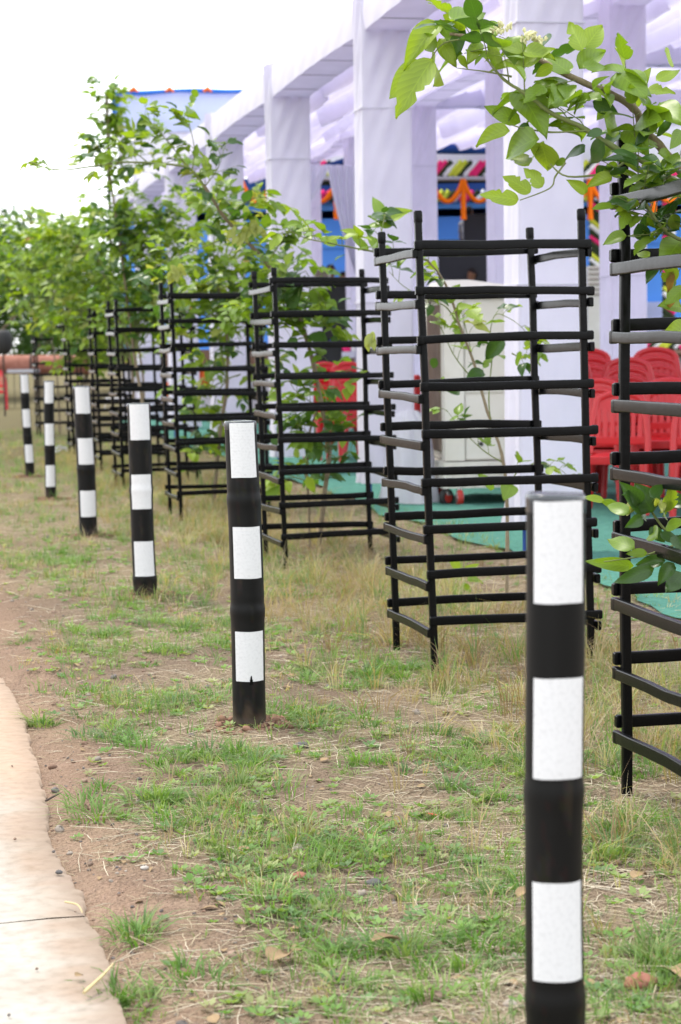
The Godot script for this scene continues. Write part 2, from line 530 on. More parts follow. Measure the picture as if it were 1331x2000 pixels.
# ---------------------------------------------------------------- bollards
# top and foot in photograph pixels, width there, nodes and stickers as photograph rows
func bollard(top: Vector2, foot: Vector2, wpx: float, nodes: Array, stickers: Array, face: float, label: String) -> void:
	var g := gp(foot.x, foot.y)
	var dep := -g.z
	var t := at(top.x, top.y, dep)
	var r := wpx * 0.5 * px_m(dep)
	var o := thing("bollard", label, "bollard", g, "bamboo bollards along the path")
	var hgt := t.y - g.y
	var row_h := func(y: float) -> float: return hgt * (foot.y - y) / (foot.y - top.y)
	var sd := R(0, 50)
	var radius := func(h: float, g2: float) -> float:
		var k := r * (1.0 + 0.05 * (1.0 - h / hgt) + 0.018 * sin(h * 5.0 + sd))
		for y in nodes:
			var e: float = (h - row_h.call(y)) / 0.016
			k += r * (0.035 * exp(-e * e * 0.5) - 0.022 * exp(-pow((e - 1.8) * 1.1, 2)) + 0.022 * exp(-pow(e / 3.5, 2)))
		return k * (1.0 + 0.012 * sin(g2 * 2.0 + sd) + 0.008 * sin(g2 * 3.0 + h * 4.0 + sd))
	var axis := func(h: float) -> Vector3:
		var f := h / hgt
		return Vector3((t.x - g.x) * f + 0.003 * sin(f * 5.5 + sd), h, (t.z - g.z) * f)
	var b := MB.new()
	var S := []
	var hs := [-0.12]
	var h := 0.0
	while h < hgt - 0.012:
		hs.append(h); h += 0.009
	hs.append(hgt - 0.006)
	for y in hs:
		var row := PackedVector3Array()
		for i in 40:
			var a := TAU * i / 40.0
			row.append(axis.call(y) + Vector3(cos(a), 0, sin(a)) * radius.call(maxf(y, 0.0), a))
		S.append(row)
	b.sheet(S, true)
	for i in b.v.size():
		var p := b.v[i]
		var dirt := clampf(1.0 - p.y / (.10 + .08 * n1.get_noise_2d(p.x * 30.0 + sd, p.z * 30.0)), 0, 1) * (.55 + .45 * n2.get_noise_3d(p.x * 60.0, p.y * 40.0 + sd, p.z * 60.0))
		dirt = maxf(dirt * .8, .10 * clampf(n2.get_noise_3d(p.x * 50.0, p.y * 9.0 + sd, p.z * 50.0) * 2.0 - .4, 0, 1))
		b.c[i] = Color(.0062, .006, .0058).lerp(Color(.14, .095, .065), dirt)
	part(o, "shaft", b.done(), M.black_bamboo, false)
	# taped cap, slightly sunk in the middle
	b = MB.new()
	S = []
	var top_tilt := R(-0.04, 0.04)
	for p in [[1.012, -0.03], [1.02, -0.022], [1.02, -0.006], [1.0, 0.0], [0.95, 0.002], [0.8, 0.001], [0.45, -0.001], [0.05, -0.002]]:
		var row := PackedVector3Array()
		for i in 40:
			var a := TAU * i / 40.0
			var k: float = p[0] * radius.call(hgt, a)
			row.append(axis.call(hgt) + Vector3(cos(a) * k, p[1] + cos(a) * k * top_tilt + 0.0007 * sin(a * 3.0 + sd) * clampf(p[0], 0, 1), sin(a) * k))
		S.append(row)
	b.sheet(S, true)
	b.cap(S[S.size() - 1], Vector3.UP)
	part(o, "taped_cap", b.done(), M.cap_tape, false)
	var look := atan2(EYE.z - g.z, EYE.x - g.x)
	for k in stickers.size():
		var h0: float = row_h.call(stickers[k][1])
		var h1: float = row_h.call(stickers[k][0])
		var half: float = stickers[k][2]
		var mid := look + face + R(-.03, .03)
		b = MB.new()
		S = []
		for j in 15:
			var row := PackedVector3Array()
			for i in 17:
				var a: float = mid + half * (1.0 - i / 8.0)
				var y := lerpf(h1, h0, j / 14.0) + 0.0005 * sin(i * .5 + k + sd)
				row.append(axis.call(y) + Vector3(cos(a), 0, sin(a)) * (radius.call(y, a) + 0.0016))
			S.append(row)
		b.sheet(S, false, Vector3(cos(look), 0, sin(look)), Vector2(1, 1))
		part(o, "reflective_sticker", b.done(), M.sticker, false)
	if label.contains("notch"):
		b = MB.new()
		var hb: float = row_h.call(1326)
		for q in [[.05, .010, .0], [.045, .006, .012], [.055, .0035, .020]]:
			var a: float = look + face - q[0]
			var c: Vector3 = axis.call(hb + q[2]) + Vector3(cos(a), 0, sin(a)) * (radius.call(hb + q[2], a) + 0.0022)
			var tx := Vector3(-sin(a), 0, cos(a))
			b.box(c, tx * q[1] * 0.55, Vector3.UP * q[1], Vector3(cos(a), 0, sin(a)) * 0.0012)
		part(o, "chip", b.done(), M.black_wrap, false)


# ---------------------------------------------------------------- bamboo cages
func cage(fl: Vector3, a: Vector3, s: Vector3, hgt: float, lean: Vector3, rows: int, h0: float, dh: float, label: String) -> Node3D:
	var o := thing("tree_guard", label, "tree guard", fl, "bamboo tree guards")
	var feet := [Vector3.ZERO, a, s, a + s]
	var tops := []
	var out_a := -s.normalized()
	var out_s := -a.normalized()
	for k in 4:
		var tl := lean + Vector3(R(-.016, .016), 0, R(-.03, .03))
		tops.append(tl)
		var wob := PackedVector3Array()
		for i in 7:
			wob.append(Vector3(R(-.004, .004), 0, R(-.004, .004)))
		var b := MB.new()
		var ht := hgt + R(-.05, .03)
		var f: Vector3 = feet[k] - Vector3.UP * 0.15
		b.bar(f, feet[k] + tl + Vector3.UP * ht, out_a, 0.031, 0.028, 0.006, wob)
		var p := part(o, "post", b.done(), M.black_wrap, false)
		b = MB.new()                                    # taped head of the post
		b.bar(feet[k] + tl * 0.97 + Vector3.UP * (ht - 0.05), feet[k] + tl * 1.001 + Vector3.UP * (ht + 0.004), out_a, 0.037, 0.033, 0.012, PackedVector3Array(), 0.75)
		part(p, "end_wrap", b.done(), M.black_wrap, false)
	var on := func(k: int, y: float) -> Vector3: return feet[k] + tops[k] * (y / hgt) + Vector3.UP * y
	for r in rows:
		var y := h0 + dh * r
		for side in 4:
			var pair: Array = [[0, 1], [2, 3], [0, 2], [1, 3]][side]
			var drop := 0.0 if side < 2 else -0.047
			var out: Vector3 = [out_a, -out_a, out_s, -out_s][side] * 0.026
			var p: Vector3 = on.call(pair[0], y + drop + R(-.007, .007)) + out
			var q: Vector3 = on.call(pair[1], y + drop + R(-.007, .007)) + out
			var t := (q - p).normalized()
			var l := p - t * R(.024, .036)
			var e := q + t * R(.024, .042)
			var wob := PackedVector3Array()
			var bend := R(-.006, .006)
			for i in 6:
				wob.append(Vector3(0, bend * sin(PI * i / 5.0) + R(-.0025, .0025), 0))
			var b := MB.new()
			b.bar(l, e, Vector3.UP, 0.02, R(.034, .040), 0.0045, wob)
			var rail := part(o, "rail", b.done(), M.black_wrap, false)
			for w in [[l, t], [e, -t]]:                 # bands of tape that close each end
				b = MB.new()
				b.bar(w[0] - w[1] * 0.002, w[0] + w[1] * R(.026, .034), Vector3.UP, 0.0222, 0.0405, 0.005, PackedVector3Array(), 0.8)
				part(rail, "end_wrap", b.done(), M.black_wrap, false)
	return o


# ---------------------------------------------------------------- leaves and saplings
var leaf_mesh := []
var leaf_far: ArrayMesh

func make_leaf(w: float, fold: float, droop: float, curl: float, bites: Array, steps: int, across := 4) -> ArrayMesh:
	var b := MB.new()
	var S := []
	for j in steps + 1:
		var t := j / float(steps)
		var half := w * 0.5 * pow(sin(PI * pow(t, 0.72)), 0.72) * (1.0 - 0.35 * pow(t, 4))
		half = maxf(half, 0.012 * (1.0 - t))
		var row := PackedVector3Array()
		for i in across + 1:
			var s := i / float(across) * 2.0 - 1.0
			var k := half
			for bt in bites:
				if signf(s) == signf(bt[0]):
					k -= half * bt[2] * exp(-pow((t - bt[1]) / bt[3], 2))
			var x := s * k
			var y := absf(x) * fold - droop * t * t + 0.03 * sin(t * 9.0 + s * 2.0) * absf(s) * w + curl * s * s * t * w
			row.append(Vector3(x, y, -t + droop * droop * t * 0.3))
		S.append(row)
	b.sheet(S)
	return b.done()

func make_leaves() -> void:
	leaf_mesh = [make_leaf(.60, .12, .18, .0, [], 9), make_leaf(.68, .25, .30, .08, [], 9), make_leaf(.52, .10, .10, -.1, [], 9), make_leaf(.64, .35, .42, .15, [], 9),
		make_leaf(.62, .15, .22, .0, [[1, .45, .55, .05], [-1, .75, .45, .035], [1, .62, .3, .03]], 22), make_leaf(.60, .2, .15, .1, [[-1, .55, .6, .055], [-1, .42, .3, .03], [1, .8, .4, .03], [1, .3, .3, .03]], 22)]
	leaf_far = make_leaf(.62, .22, .25, .05, [], 4, 2)

func leaf_xf(p: Vector3, dir: Vector3, up: Vector3, size: float) -> Transform3D:
	var z := -dir.normalized()
	var x := up.cross(z)
	if x.length() < 0.05:
		x = Vector3.RIGHT.cross(z)
	x = x.normalized()
	return Transform3D(Basis(x, z.cross(x).normalized(), z) * size, p)

const TONES := ["leaf_dark", "leaf_mid", "leaf_light", "leaf_young", "leaf_old"]

func tone(w: Array) -> int:
	var t: float = rng.randf() * (w[0] + w[1] + w[2] + w[3] + w[4])
	for i in 5:
		t -= w[i]
		if t <= 0.0:
			return i
	return 1

# a compound leaf of three or five leaflets on a stalk, added to lists of [transform, mesh, tone]
func spray(out: Array, stalks: MB, p: Vector3, dir: Vector3, size: float, w: Array, five := true) -> void:
	var up := Vector3(R(-.5, .5), 1.0, R(-.3, .8)).normalized()
	var d := (dir + Vector3(0, R(-.25, .35), 0)).normalized()
	var tn := tone(w)
	var len := size * R(.5, .9)
	var end := p + d * len
	if stalks:
		stalks.tube(PackedVector3Array([p, p.lerp(end, .5) + Vector3(0, .012, 0), end + d * size * (.8 if five else .1)]), PackedFloat32Array([.0022, .0018, .0012]), 4, false)
	var side := d.cross(up).normalized()
	var k := 5 if five else 3
	for i in k:
		var q := end
		var dd := d
		if i < k - 1:
			var sg := 1.0 if i % 2 else -1.0
			q = end + d * size * 0.75 * (0.0 if i < 2 and five else 0.55 if five else 0.0)
			dd = (d * R(.35, .8) + side * sg + Vector3(0, R(-.55, .1), 0)).normalized()
		else:
			q = end + d * size * (.85 if five else .1)
			dd = (d + Vector3(0, R(-.5, .05), 0)).normalized()
		if rng.randf() < 0.12:
			continue
		var uu := (up + Vector3(R(-.45, .45), 0, R(-.45, .45))).normalized()
		out.append([leaf_xf(q, dd, uu, size * R(.72, 1.15)), rng.randi() % 6, tn])

# leaves become parts up to a limit (those nearest the camera), the rest one mass
func put_leaves(o: Node3D, out: Array, most := 300) -> void:
	out.sort_custom(func(a, b): return a[0].origin.z > b[0].origin.z)
	var off := -o.position
	var rest := []
	var tint := []
	for i in out.size():
		var e: Array = out[i]
		if i < most:
			var p := MeshInstance3D.new()
			p.name = "leaf"
			p.mesh = leaf_mesh[e[1]]
			p.material_override = M[TONES[e[2]]]
			o.add_child(p, true)
			p.transform = Transform3D(e[0].basis, e[0].origin + off)
		else:
			rest.append(e[0])
			tint.append([Color(.07, .155, .034), Color(.17, .285, .034), Color(.27, .385, .045), Color(.38, .42, .11), Color(.30, .18, .03)][e[2]])
	if rest.size():
		many(o, "foliage", leaf_far, M.foliage, rest, tint)

func P(a: Array) -> Array:             # [[px, py, depth], ...] to points
	var out := []
	for e in a:
		out.append(at(e[0], e[1], e[2]))
	return out

func branch(o: Node3D, pts: Array, r0: float, r1: float, m: String, called := "branch") -> PackedVector3Array:
	var path := spline(pts, 5)
	var rad := PackedFloat32Array()
	for i in path.size():
		var f := i / float(path.size() - 1)
		rad.append(lerpf(r0, r1, f) * (1.0 + 0.08 * sin(i * 1.7) + (0.12 if i % 5 == 0 else 0.0)))
		path[i] += Vector3(R(-1, 1), R(-1, 1), R(-1, 1)) * r0 * 0.12
	var b := MB.new()
	b.tube(path, rad, 8, true)
	part(o, called, b.done(), M[m])
	return path

func dress(out: Array, stalks: MB, path: PackedVector3Array, from: float, count: int, size: float, w: Array, five := true) -> void:
	for i in count:
		var f := lerpf(from, 1.0, (i + R(0, .8)) / count)
		var k := clampi(int(f * (path.size() - 1)), 0, path.size() - 2)
		var p: Vector3 = path[k].lerp(path[k + 1], f * (path.size() - 1) - k)
		var t := (path[k + 1] - path[k]).normalized()
		var g := R(0, TAU)
		var x := t.cross(Vector3.UP).normalized()
		var y := x.cross(t)
		spray(out, stalks, p, (x * cos(g) + y * (sin(g) * .7 + .25) + t * .7).normalized(), size, w, five)

# a loose crown: twigs from a core out to clumps inside an ellipsoid
func crown(out: Array, stalks: MB, from: Vector3, c: Vector3, rad: Vector3, clumps: int, per: int, size: float, w: Array) -> void:
	for i in clumps:
		var q := Vector3(R(-1, 1), R(-1, 1), R(-1, 1))
		while q.length() > 1.0:
			q = Vector3(R(-1, 1), R(-1, 1), R(-1, 1))
		q = q.normalized() * pow(q.length(), 0.6)
		var p := c + q * rad
		if stalks and i % 3 == 0:
			stalks.tube(spline([from, from.lerp(p, .5) + Vector3(R(-.1, .1), R(0, .12), R(-.1, .1)), p], 3), PackedFloat32Array([.008, .007, .006, .005, .004, .003, .002]), 5, false)
		for k in per:
			spray(out, stalks, p + Vector3(R(-1, 1), R(-1, 1), R(-1, 1)) * size * 1.1, Vector3(R(-1, 1), R(-.5, .8), R(-1, 1)).normalized(), size, w, k % 2 == 0)


# ---------------------------------------------------------------- the marquee
const TENT := Vector3(1.20, 0, -13.0)
func T3(a: float, b: float, h: float) -> Vector3:
	return TENT + U * a + V * b + Vector3.UP * h

# a post wrapped in cloth: square, pulled into creases near its head
func cloth_column(o: Node3D, a: float, b: float, w: float, dpt: float, h0: float, h1: float, lean: float, m: String) -> void:
	var S := []
	var rows := 56
	var sd := a * 7.0 + b * 3.0
	for j in rows + 1:
		var h := lerpf(h0, h1, j / float(rows))
		var row := PackedVector3Array()
		for i in 64:
			var side := i / 16
			var f := (i % 16) / 16.0
			var c: Array = [[Vector2(0, 0), Vector2(1, 0)], [Vector2(1, 0), Vector2(1, 1)], [Vector2(1, 1), Vector2(0, 1)], [Vector2(0, 1), Vector2(0, 0)]][side]
			var q: Vector2 = c[0].lerp(c[1], f)
			var out: Vector2 = [Vector2(0, -1), Vector2(1, 0), Vector2(0, 1), Vector2(-1, 0)][side]
			var e := sin(PI * f)
			var fall := h1 - h
			var crease := 0.045 * exp(-fall / 0.8) * sin((f * 1.0 + fall * 0.9) * 17.0 + sd) * e
			crease += 0.011 * e * sin(f * 11.0 + sd + 0.8 * sin(h * 1.3)) * n1.get_noise_2d(h * 1.2 + sd, side * 9.0) * 2.0
			crease += 0.022 * e * n2.get_noise_2d(h * 0.9 + sd, f * 2.0 + side * 5.0)
			if h - h0 < 0.35:
				crease += 0.035 * (1.0 - (h - h0) / 0.35) * sin(f * 14.0 + sd + h * 9.0)
			q += out * crease / w
			row.append(T3(a + q.y * dpt, b + q.x * w, h) + V * lean * (h1 - h))
		S.append(row)
	var mb := MB.new()
	mb.sheet(S, true)
	mb.cap(S[rows], Vector3.UP)
	var col := part(o, "column", mb.done(), M[m])
	for h in [h0 + (h1 - h0) * 0.37, h0 + (h1 - h0) * 0.76]:        # stitched joins round the sleeve
		mb = MB.new()
		var z := Vector3.UP * 0.004
		var g: float = lean * (h1 - h)
		mb.box(T3(a - 0.010, b + w / 2 + g, h), V * (w / 2 + .012), z, U * 0.006)
		mb.box(T3(a + dpt / 2, b - 0.010 + g, h), U * (dpt / 2 + .012), z, V * 0.006)
		part(col, "seam", mb.done(), M.seam_pale)
	mb = MB.new()
	mb.tube(PackedVector3Array([T3(a + .06, b + .05 + lean * h1, -.1), T3(a + .06, b + .05 + lean * (h1 - h0), h0 + .1)]), PackedFloat32Array([.014, .014]), 8)
	part(col, "pole", mb.done(), M.blue_dark)

func cloth_beam(o: Node3D, p: Vector3, q: Vector3, x: Vector3, w: float, h: float, arch: float, m: String) -> void:
	var S := []
	for j in 25:
		var f := j / 24.0
		var c := p.lerp(q, f)
		var lift := arch * 4.0 * f * (1.0 - f)
		var row := PackedVector3Array()
		for e in [[0, 0], [.25, .01], [.5, .015], [.75, .01], [1, 0], [1.01, .5], [1, 1], [.5, 1.0], [0, 1], [-.015, .75], [-.02, .5], [-.015, .25]]:
			var y: float = e[1]
			row.append(c + x * w * (e[0] + .012 * sin(j * 1.9 + y * 7.0)) + Vector3.UP * (h * y + lift * (1.0 - y) - .02 * lift * y))
		S.append(row)
	# hard corners: each side a sheet of its own
	var mb := MB.new()
	for sd in [[0, 4, Vector3.DOWN], [4, 6, x], [6, 8, Vector3.UP], [8, 12, -x]]:
		var G := []
		for r in S:
			var row := PackedVector3Array()
			for i in range(sd[0], sd[1] + 1):
				row.append(r[i % 12])
			G.append(row)
		mb.sheet(G, false, sd[2])
	var beam := part(o, "beam", mb.done(), M[m])
	for k in 4:                                                       # joins across the underside
		var f := 0.14 + 0.24 * k
		var lift := arch * 4.0 * f * (1.0 - f)
		mb = MB.new()
		mb.box(p.lerp(q, f) + x * w * .5 + Vector3.UP * (lift - .001), x * w * .48, Vector3.UP * .003, (q - p).normalized() * .008)
		part(beam, "seam", mb.done(), M.seam)

# gathered ceiling cloth between two long beams
func drape(o: Node3D, a0: float, a1: float, b0: float, b1: float, h0: float, h1: float, folds: int, sag: float) -> void:
	var S := []
	var sd := R(0, 90)
	for j in 22:
		var f := j / 21.0
		var row := PackedVector3Array()
		for i in folds * 24 + 1:
			var g := i / float(folds * 24)
			var ph := g * folds + 0.05 * sin(f * 3.0 + g * 9.0 + sd) + .22 * n1.get_noise_2d(g * 5.0 + sd, f * .5)
			var fr := fposmod(ph, 1.0)
			var wv := (1.0 - 2.0 * fr / .75 if fr < .75 else -cos(PI * (fr - .75) / .25)) + 0.45 * sin(g * folds * 0.37 * TAU + sd)
			var am := 0.20 * (0.75 + 0.7 * n1.get_noise_2d(g * 14.0 + sd, f * .4))
			var y := lerpf(h0, h1, g) - sag * sin(PI * f) * (0.75 + 0.5 * n2.get_noise_2d(g * 6.0 + sd, 2.0)) - 0.10 * sin(PI * g) + am * wv
			row.append(T3(lerpf(a0, a1, f), lerpf(b0, b1, g) + 0.04 * n2.get_noise_2d(f * 4.0 + sd, g * 20.0), y))
		S.append(row)
	var mb := MB.new()
	mb.sheet(S, false, Vector3.DOWN)
	part(o, "ceiling_drape", mb.done(), M.cloth_ceiling)

func make_marquee() -> void:
	var o := thing("marquee", "white and lavender cloth marquee with square draped columns and a gathered ceiling", "marquee", TENT)
	var pitch := 4.6
	for k in range(-1, 6):
		cloth_column(o, pitch * k, 0.0, 0.44, 0.34, 0.2, 4.50, -0.006, "cloth")
		cloth_beam(o, T3(pitch * k + .34, .02, 4.13), T3(pitch * (k + 1), .02, 4.13), V, .40, .33, .025, "cloth")
	for k in range(-1, 6):
		var a := 4.24 + pitch * (k - 0.0) - pitch * 0.0
		cloth_column(o, a, 3.77, 0.42, 0.40, 0.2, 5.46, 0.0, "cloth_shade")
		cloth_beam(o, T3(a + .40, 3.79, 5.12), T3(a + pitch, 3.79, 5.12), V, .38, .30, .05, "cloth_shade")
	for k in range(2, 4):
		var a := 4.24 + pitch * k
		cloth_beam(o, T3(a + .02, 4.19, 5.12), T3(a + .02, 9.5, 5.12), U, .36, .30, .04, "cloth_shade")
	for k in range(-1, 6):
		var a := pitch * k + .2
		drape(o, a, a + pitch, .45, 3.82, 4.40, 5.42, 11, .07)
		drape(o, a, a + pitch, 4.15, 9.6, 5.42, 5.9, 17, .10)
	# tied-back curtains at the far end
	for e in [[640, 697, 697, 650, 322, 545, 31.2], [642, 560, 560, 606, 322, 470, 31.4]]:
		var S := []
		for j in 20:
			var f := j / 19.0
			var row := PackedVector3Array()
			for i in 41:
				var g := i / 40.0
				var tie := pow(f, 1.3)
				var l := lerpf(e[0], e[2], tie)
				var r := lerpf(e[1], e[2] - (8 if e[0] < e[1] else -8), tie * .3)
				var p := at(lerpf(l, r, g), lerpf(e[4], e[5], f), e[6])
				row.append(p + Vector3(0, 0, .05 * sin(g * 22.0 + f * 3.0)))
			S.append(row)
		for j in 8:
			var f := (j + 1) / 8.0
			var row := PackedVector3Array()
			for i in 41:
				var g := i / 40.0
				var last: Vector3 = S[19][i]
				row.append(Vector3(last.x + (.1 if e[0] < e[1] else -.1) * sin(f * 2.0) * (g - .5), lerpf(last.y, 0.05, f), last.z))
			S.append(row)
		var mb := MB.new()
		mb.sheet(S, false, Vector3.BACK)
		part(o, "curtain", mb.done(), M.cloth)


# ---------------------------------------------------------------- the stage
func slab(x0: float, y0: float, x1: float, y1: float, d: float, thick: float) -> ArrayMesh:
	var a := at(x0, y0, d)
	var b := at(x1, y1, d)
	var mb := MB.new()
	mb.box(Vector3((a.x + b.x) / 2, (a.y + b.y) / 2, -d - thick / 2), Vector3(absf(b.x - a.x) / 2, 0, 0), Vector3(0, absf(a.y - b.y) / 2, 0), Vector3(0, 0, thick / 2))
	return mb.done()

func fluffy(path: PackedVector3Array, r: float) -> ArrayMesh:      # a roll of petals
	var mb := MB.new()
	var rad := PackedFloat32Array()
	for i in path.size():
		rad.append(r * R(.8, 1.2))
	mb.tube(path, rad, 7)
	return mb.done()

func flower_band(o: Node3D, p0: Vector3, p1: Vector3, hgt: Vector3, step: float, ph := 0) -> void:
	var n := int(p0.distance_to(p1) / step)
	var tones := ["petals_pink", "petals_pink", "leaf_strip", "petals_white", "petals_yellow", "petals_yellow", "leaf_strip", "petals_white"]
	var t := (p1 - p0).normalized()
	for i in n:
		var q := p0 + t * (step * i)
		var path := PackedVector3Array()
		for k in 6:
			path.append(q + (hgt + t * hgt.length() * 0.9) * (k / 5.0) + Vector3(0, 0, .05))
		part(o, "flower_strip", fluffy(path, step * .52), M[tones[(i + ph) % 8]])

func make_stage() -> void:
	var d := 42.0
	var o := thing("stage", "raised stage pavilion with white cloth fascia, blue backdrop and flower bands", "stage", Vector3(at(800, 690, d).x, 0, -d))
	var mb := MB.new()
	# fascia: two lapped lengths of cloth, a blue rope on top
	for e in [[226, 178, 1560, 236, d, .12], [230, 234, 1560, 312, d + .05, .1]]:
		part(o, "fascia", slab(e[0], e[1], e[2], e[3], e[4], e[5]), M.cloth_blue if e[1] < 200 else M.cloth_white)
	var rope := PackedVector3Array()
	var rr := PackedFloat32Array()
	for i in 40:
		rope.append(at(lerpf(212, 1560, i / 39.0), lerpf(181, 158, i / 39.0) + 2.0 * sin(i * 1.1), d - .08))
		rr.append(.035 + .02 * absf(sin(i * 2.3)))
	mb.tube(rope, rr, 6)
	part(o, "top_rope", mb.done(), M.blue_tarp)
	for x in [262, 332, 406, 490]:
		mb = MB.new()
		var p := at(x, 177, d - .12)
		mb.tube(PackedVector3Array([p + Vector3(-.09, -.02, 0), p + Vector3(0, .04, 0), p + Vector3(.09, -.03, 0)]), PackedFloat32Array([.03, .06, .02]), 6)
		part(o, "rope_knot", mb.done(), M.orange_cloth)
	part(o, "corner_cloth", slab(218, 184, 232, 226, d - .1, .5), M.blue_tarp)
	part(o, "corner_post", slab(211, 186, 219, 690, d, .12), M.rust_dark)
	# roof tarpaulin seen under the fascia, flower band, pipe
	part(o, "tarpaulin", slab(560, 268, 1560, 316, d + .6, .1), M.blue_tarp)
	mb = MB.new()
	mb.tube(PackedVector3Array([at(600, 336, d - 1.2), at(760, 290, d - 1.2), at(900, 291, d - 1.2), at(1000, 296, d - 1.2)]), PackedFloat32Array([.05, .09, .11, .05]), 7)
	part(o, "rolled_tarpaulin", mb.done(), M.blue_dark)
	part(o, "band_board", slab(600, 316, 1560, 346, d + .2, .08), M.leaf_strip)
	flower_band(o, at(602, 344, d), at(1420, 344, d), Vector3(0, .30, 0), .105)
	flower_band(o, at(236, 337, d - .3), at(330, 362, d - .3), Vector3(0, .22, 0), .105, 2)
	mb = MB.new()
	var w0 := at(228, 318, d - .6)
	var w1 := at(352, 352, d - .6)
	mb.sheet([PackedVector3Array([w0 + Vector3(0, .1, 0), at(300, 316, d - .6), at(360, 322, d - .6)]), PackedVector3Array([w0, at(300, 334, d - .6), w1])], false, Vector3.BACK)
	part(o, "valance", mb.done(), M.cloth_white)
	mb = MB.new()
	mb.tube(PackedVector3Array([at(600, 349, d - .1), at(1560, 349, d - .1)]), PackedFloat32Array([.045, .045]), 8)
	part(o, "grey_pipe", mb.done(), M.grey_pipe)
	part(o, "back_band", slab(250, 353, 1560, 376, d + 2.4, .1), M.blue_dark)
	flower_band(o, at(470, 392, d + 2.2), at(1330, 392, d + 2.2), Vector3(0, .20, 0), .13, 3)
	# backdrop sewn from wide lengths of blue cloth
	var ys := [374, 412, 418, 470, 528, 590, 650, 694]
	for i in ys.size() - 1:
		part(o, "backdrop_cloth", slab(236, ys[i] + .6, 1560, ys[i + 1] - .6, d + 2.5 + (.03 if i % 2 else 0.0), .1), M.blue_cloth)
	part(o, "white_backcloth", slab(1255, 590, 1300, 694, d + 2.2, .2), M.cloth_blue)
	part(o, "deck", slab(236, 686, 1560, 694, d - .2, 3.2), M.bamboo_rail)
	part(o, "skirt", slab(238, 696, 1560, 800, d - .05, .1), M.cloth_white)
	mb = MB.new()
	mb.tube(PackedVector3Array([at(640, 688, d - .5), at(1000, 689, d - .5), at(1560, 690, d - .5)]), PackedFloat32Array([.055, .06, .055]), 8)
	part(o, "bamboo_rail", mb.done(), M.bamboo_rail)
	flower_band(o, at(1140, 680, d - .3), at(1420, 680, d - .3), Vector3(0, .28, 0), .105, 5)
	# side pillars of flowers
	for x in [1153, 1296]:
		part(o, "pillar_post", slab(x, 392, x + 22, 690, d + .5, .2), M.leaf_strip)
		for k in 26:
			var y := 396.0 + k * 11.0
			var path := PackedVector3Array()
			for j in 5:
				path.append(at(x + j * 5.5, y + j * 4.5, d + .42))
			part(o, "flower_strip", fluffy(path, .05), M[["petals_pink", "leaf_strip", "leaf_strip", "petals_yellow", "petals_white", "leaf_strip"][k % 6]])
	# orange garlands hung in swags
	var k := 0
	for x in range(471, 1300, 62):
		var a := at(x, 350, d - .25)
		var b := at(x + 62, 350, d - .25)
		var path := PackedVector3Array()
		for j in 13:
			var f := j / 12.0
			path.append(a.lerp(b, f) - Vector3.UP * (.46 * pow(sin(PI * f), .75)))
		var g := thing("garland", "orange marigold garland hung in a swag with one straight drop, under the flower band", "garland", a, "marigold garlands along the stage front")
		part(g, "swag", fluffy(path, .052), M.marigold)
		path = PackedVector3Array()
		for j in 8:
			path.append(a - Vector3.UP * (.83 * j / 7.0))
		part(g, "drop", fluffy(path, .06), M.marigold)
	# black screen and speakers on the deck
	var s := thing("led_screen", "large black screen panel standing on the stage behind the cream cooler", "screen", at(930, 690, d - .1))
	part(s, "panel", slab(906, 418, 1010, 688, d + .3, .2), M.screen_black)
	part(s, "lower_panel", slab(794, 470, 1010, 690, d, .22), M.screen_black)
	for e in [[628, 556, 688, 664, "stacked on the lower cabinet"], [616, 666, 668, 716, "standing on the ground under the other"]]:
		var q := thing("loudspeaker", "black loudspeaker cabinet " + e[4] + " beside the red chairs", "loudspeaker", at((e[0] + e[2]) / 2.0, e[3], 37.5))
		part(q, "cabinet", slab(e[0], e[1], e[2], 790 if e[1] > 600 else e[3], 37.5, .5), M.screen_black)
		part(q, "grille", slab(e[0] + 4, e[1] + 4, e[2] - 4, e[3] - 4, 37.45, .04), M.rubber)
	for e in [[612, 524, 646, 550, 36.5, "small white louvred air cooler on top of the black loudspeakers"], [1147, 520, 1187, 592, 41.0, "small white louvred air cooler behind the person in a white shirt"]]:
		var q := thing("air_cooler", e[5], "air cooler", at((e[0] + e[2]) / 2.0, e[3], e[4]))
		part(q, "housing", slab(e[0], e[1], e[2], e[3] + (14 if e[4] < 40 else 100), e[4], .4), M.cream_plastic)
		for i in 6:
			var y := lerpf(e[1] + 4, e[1] + (e[3] - e[1]) * .75, i / 5.0)
			part(q, "louvre", slab(e[0] + 4, y, e[2] - 5, y + 1.6, e[4] - .03, .04), M.wood_grey)


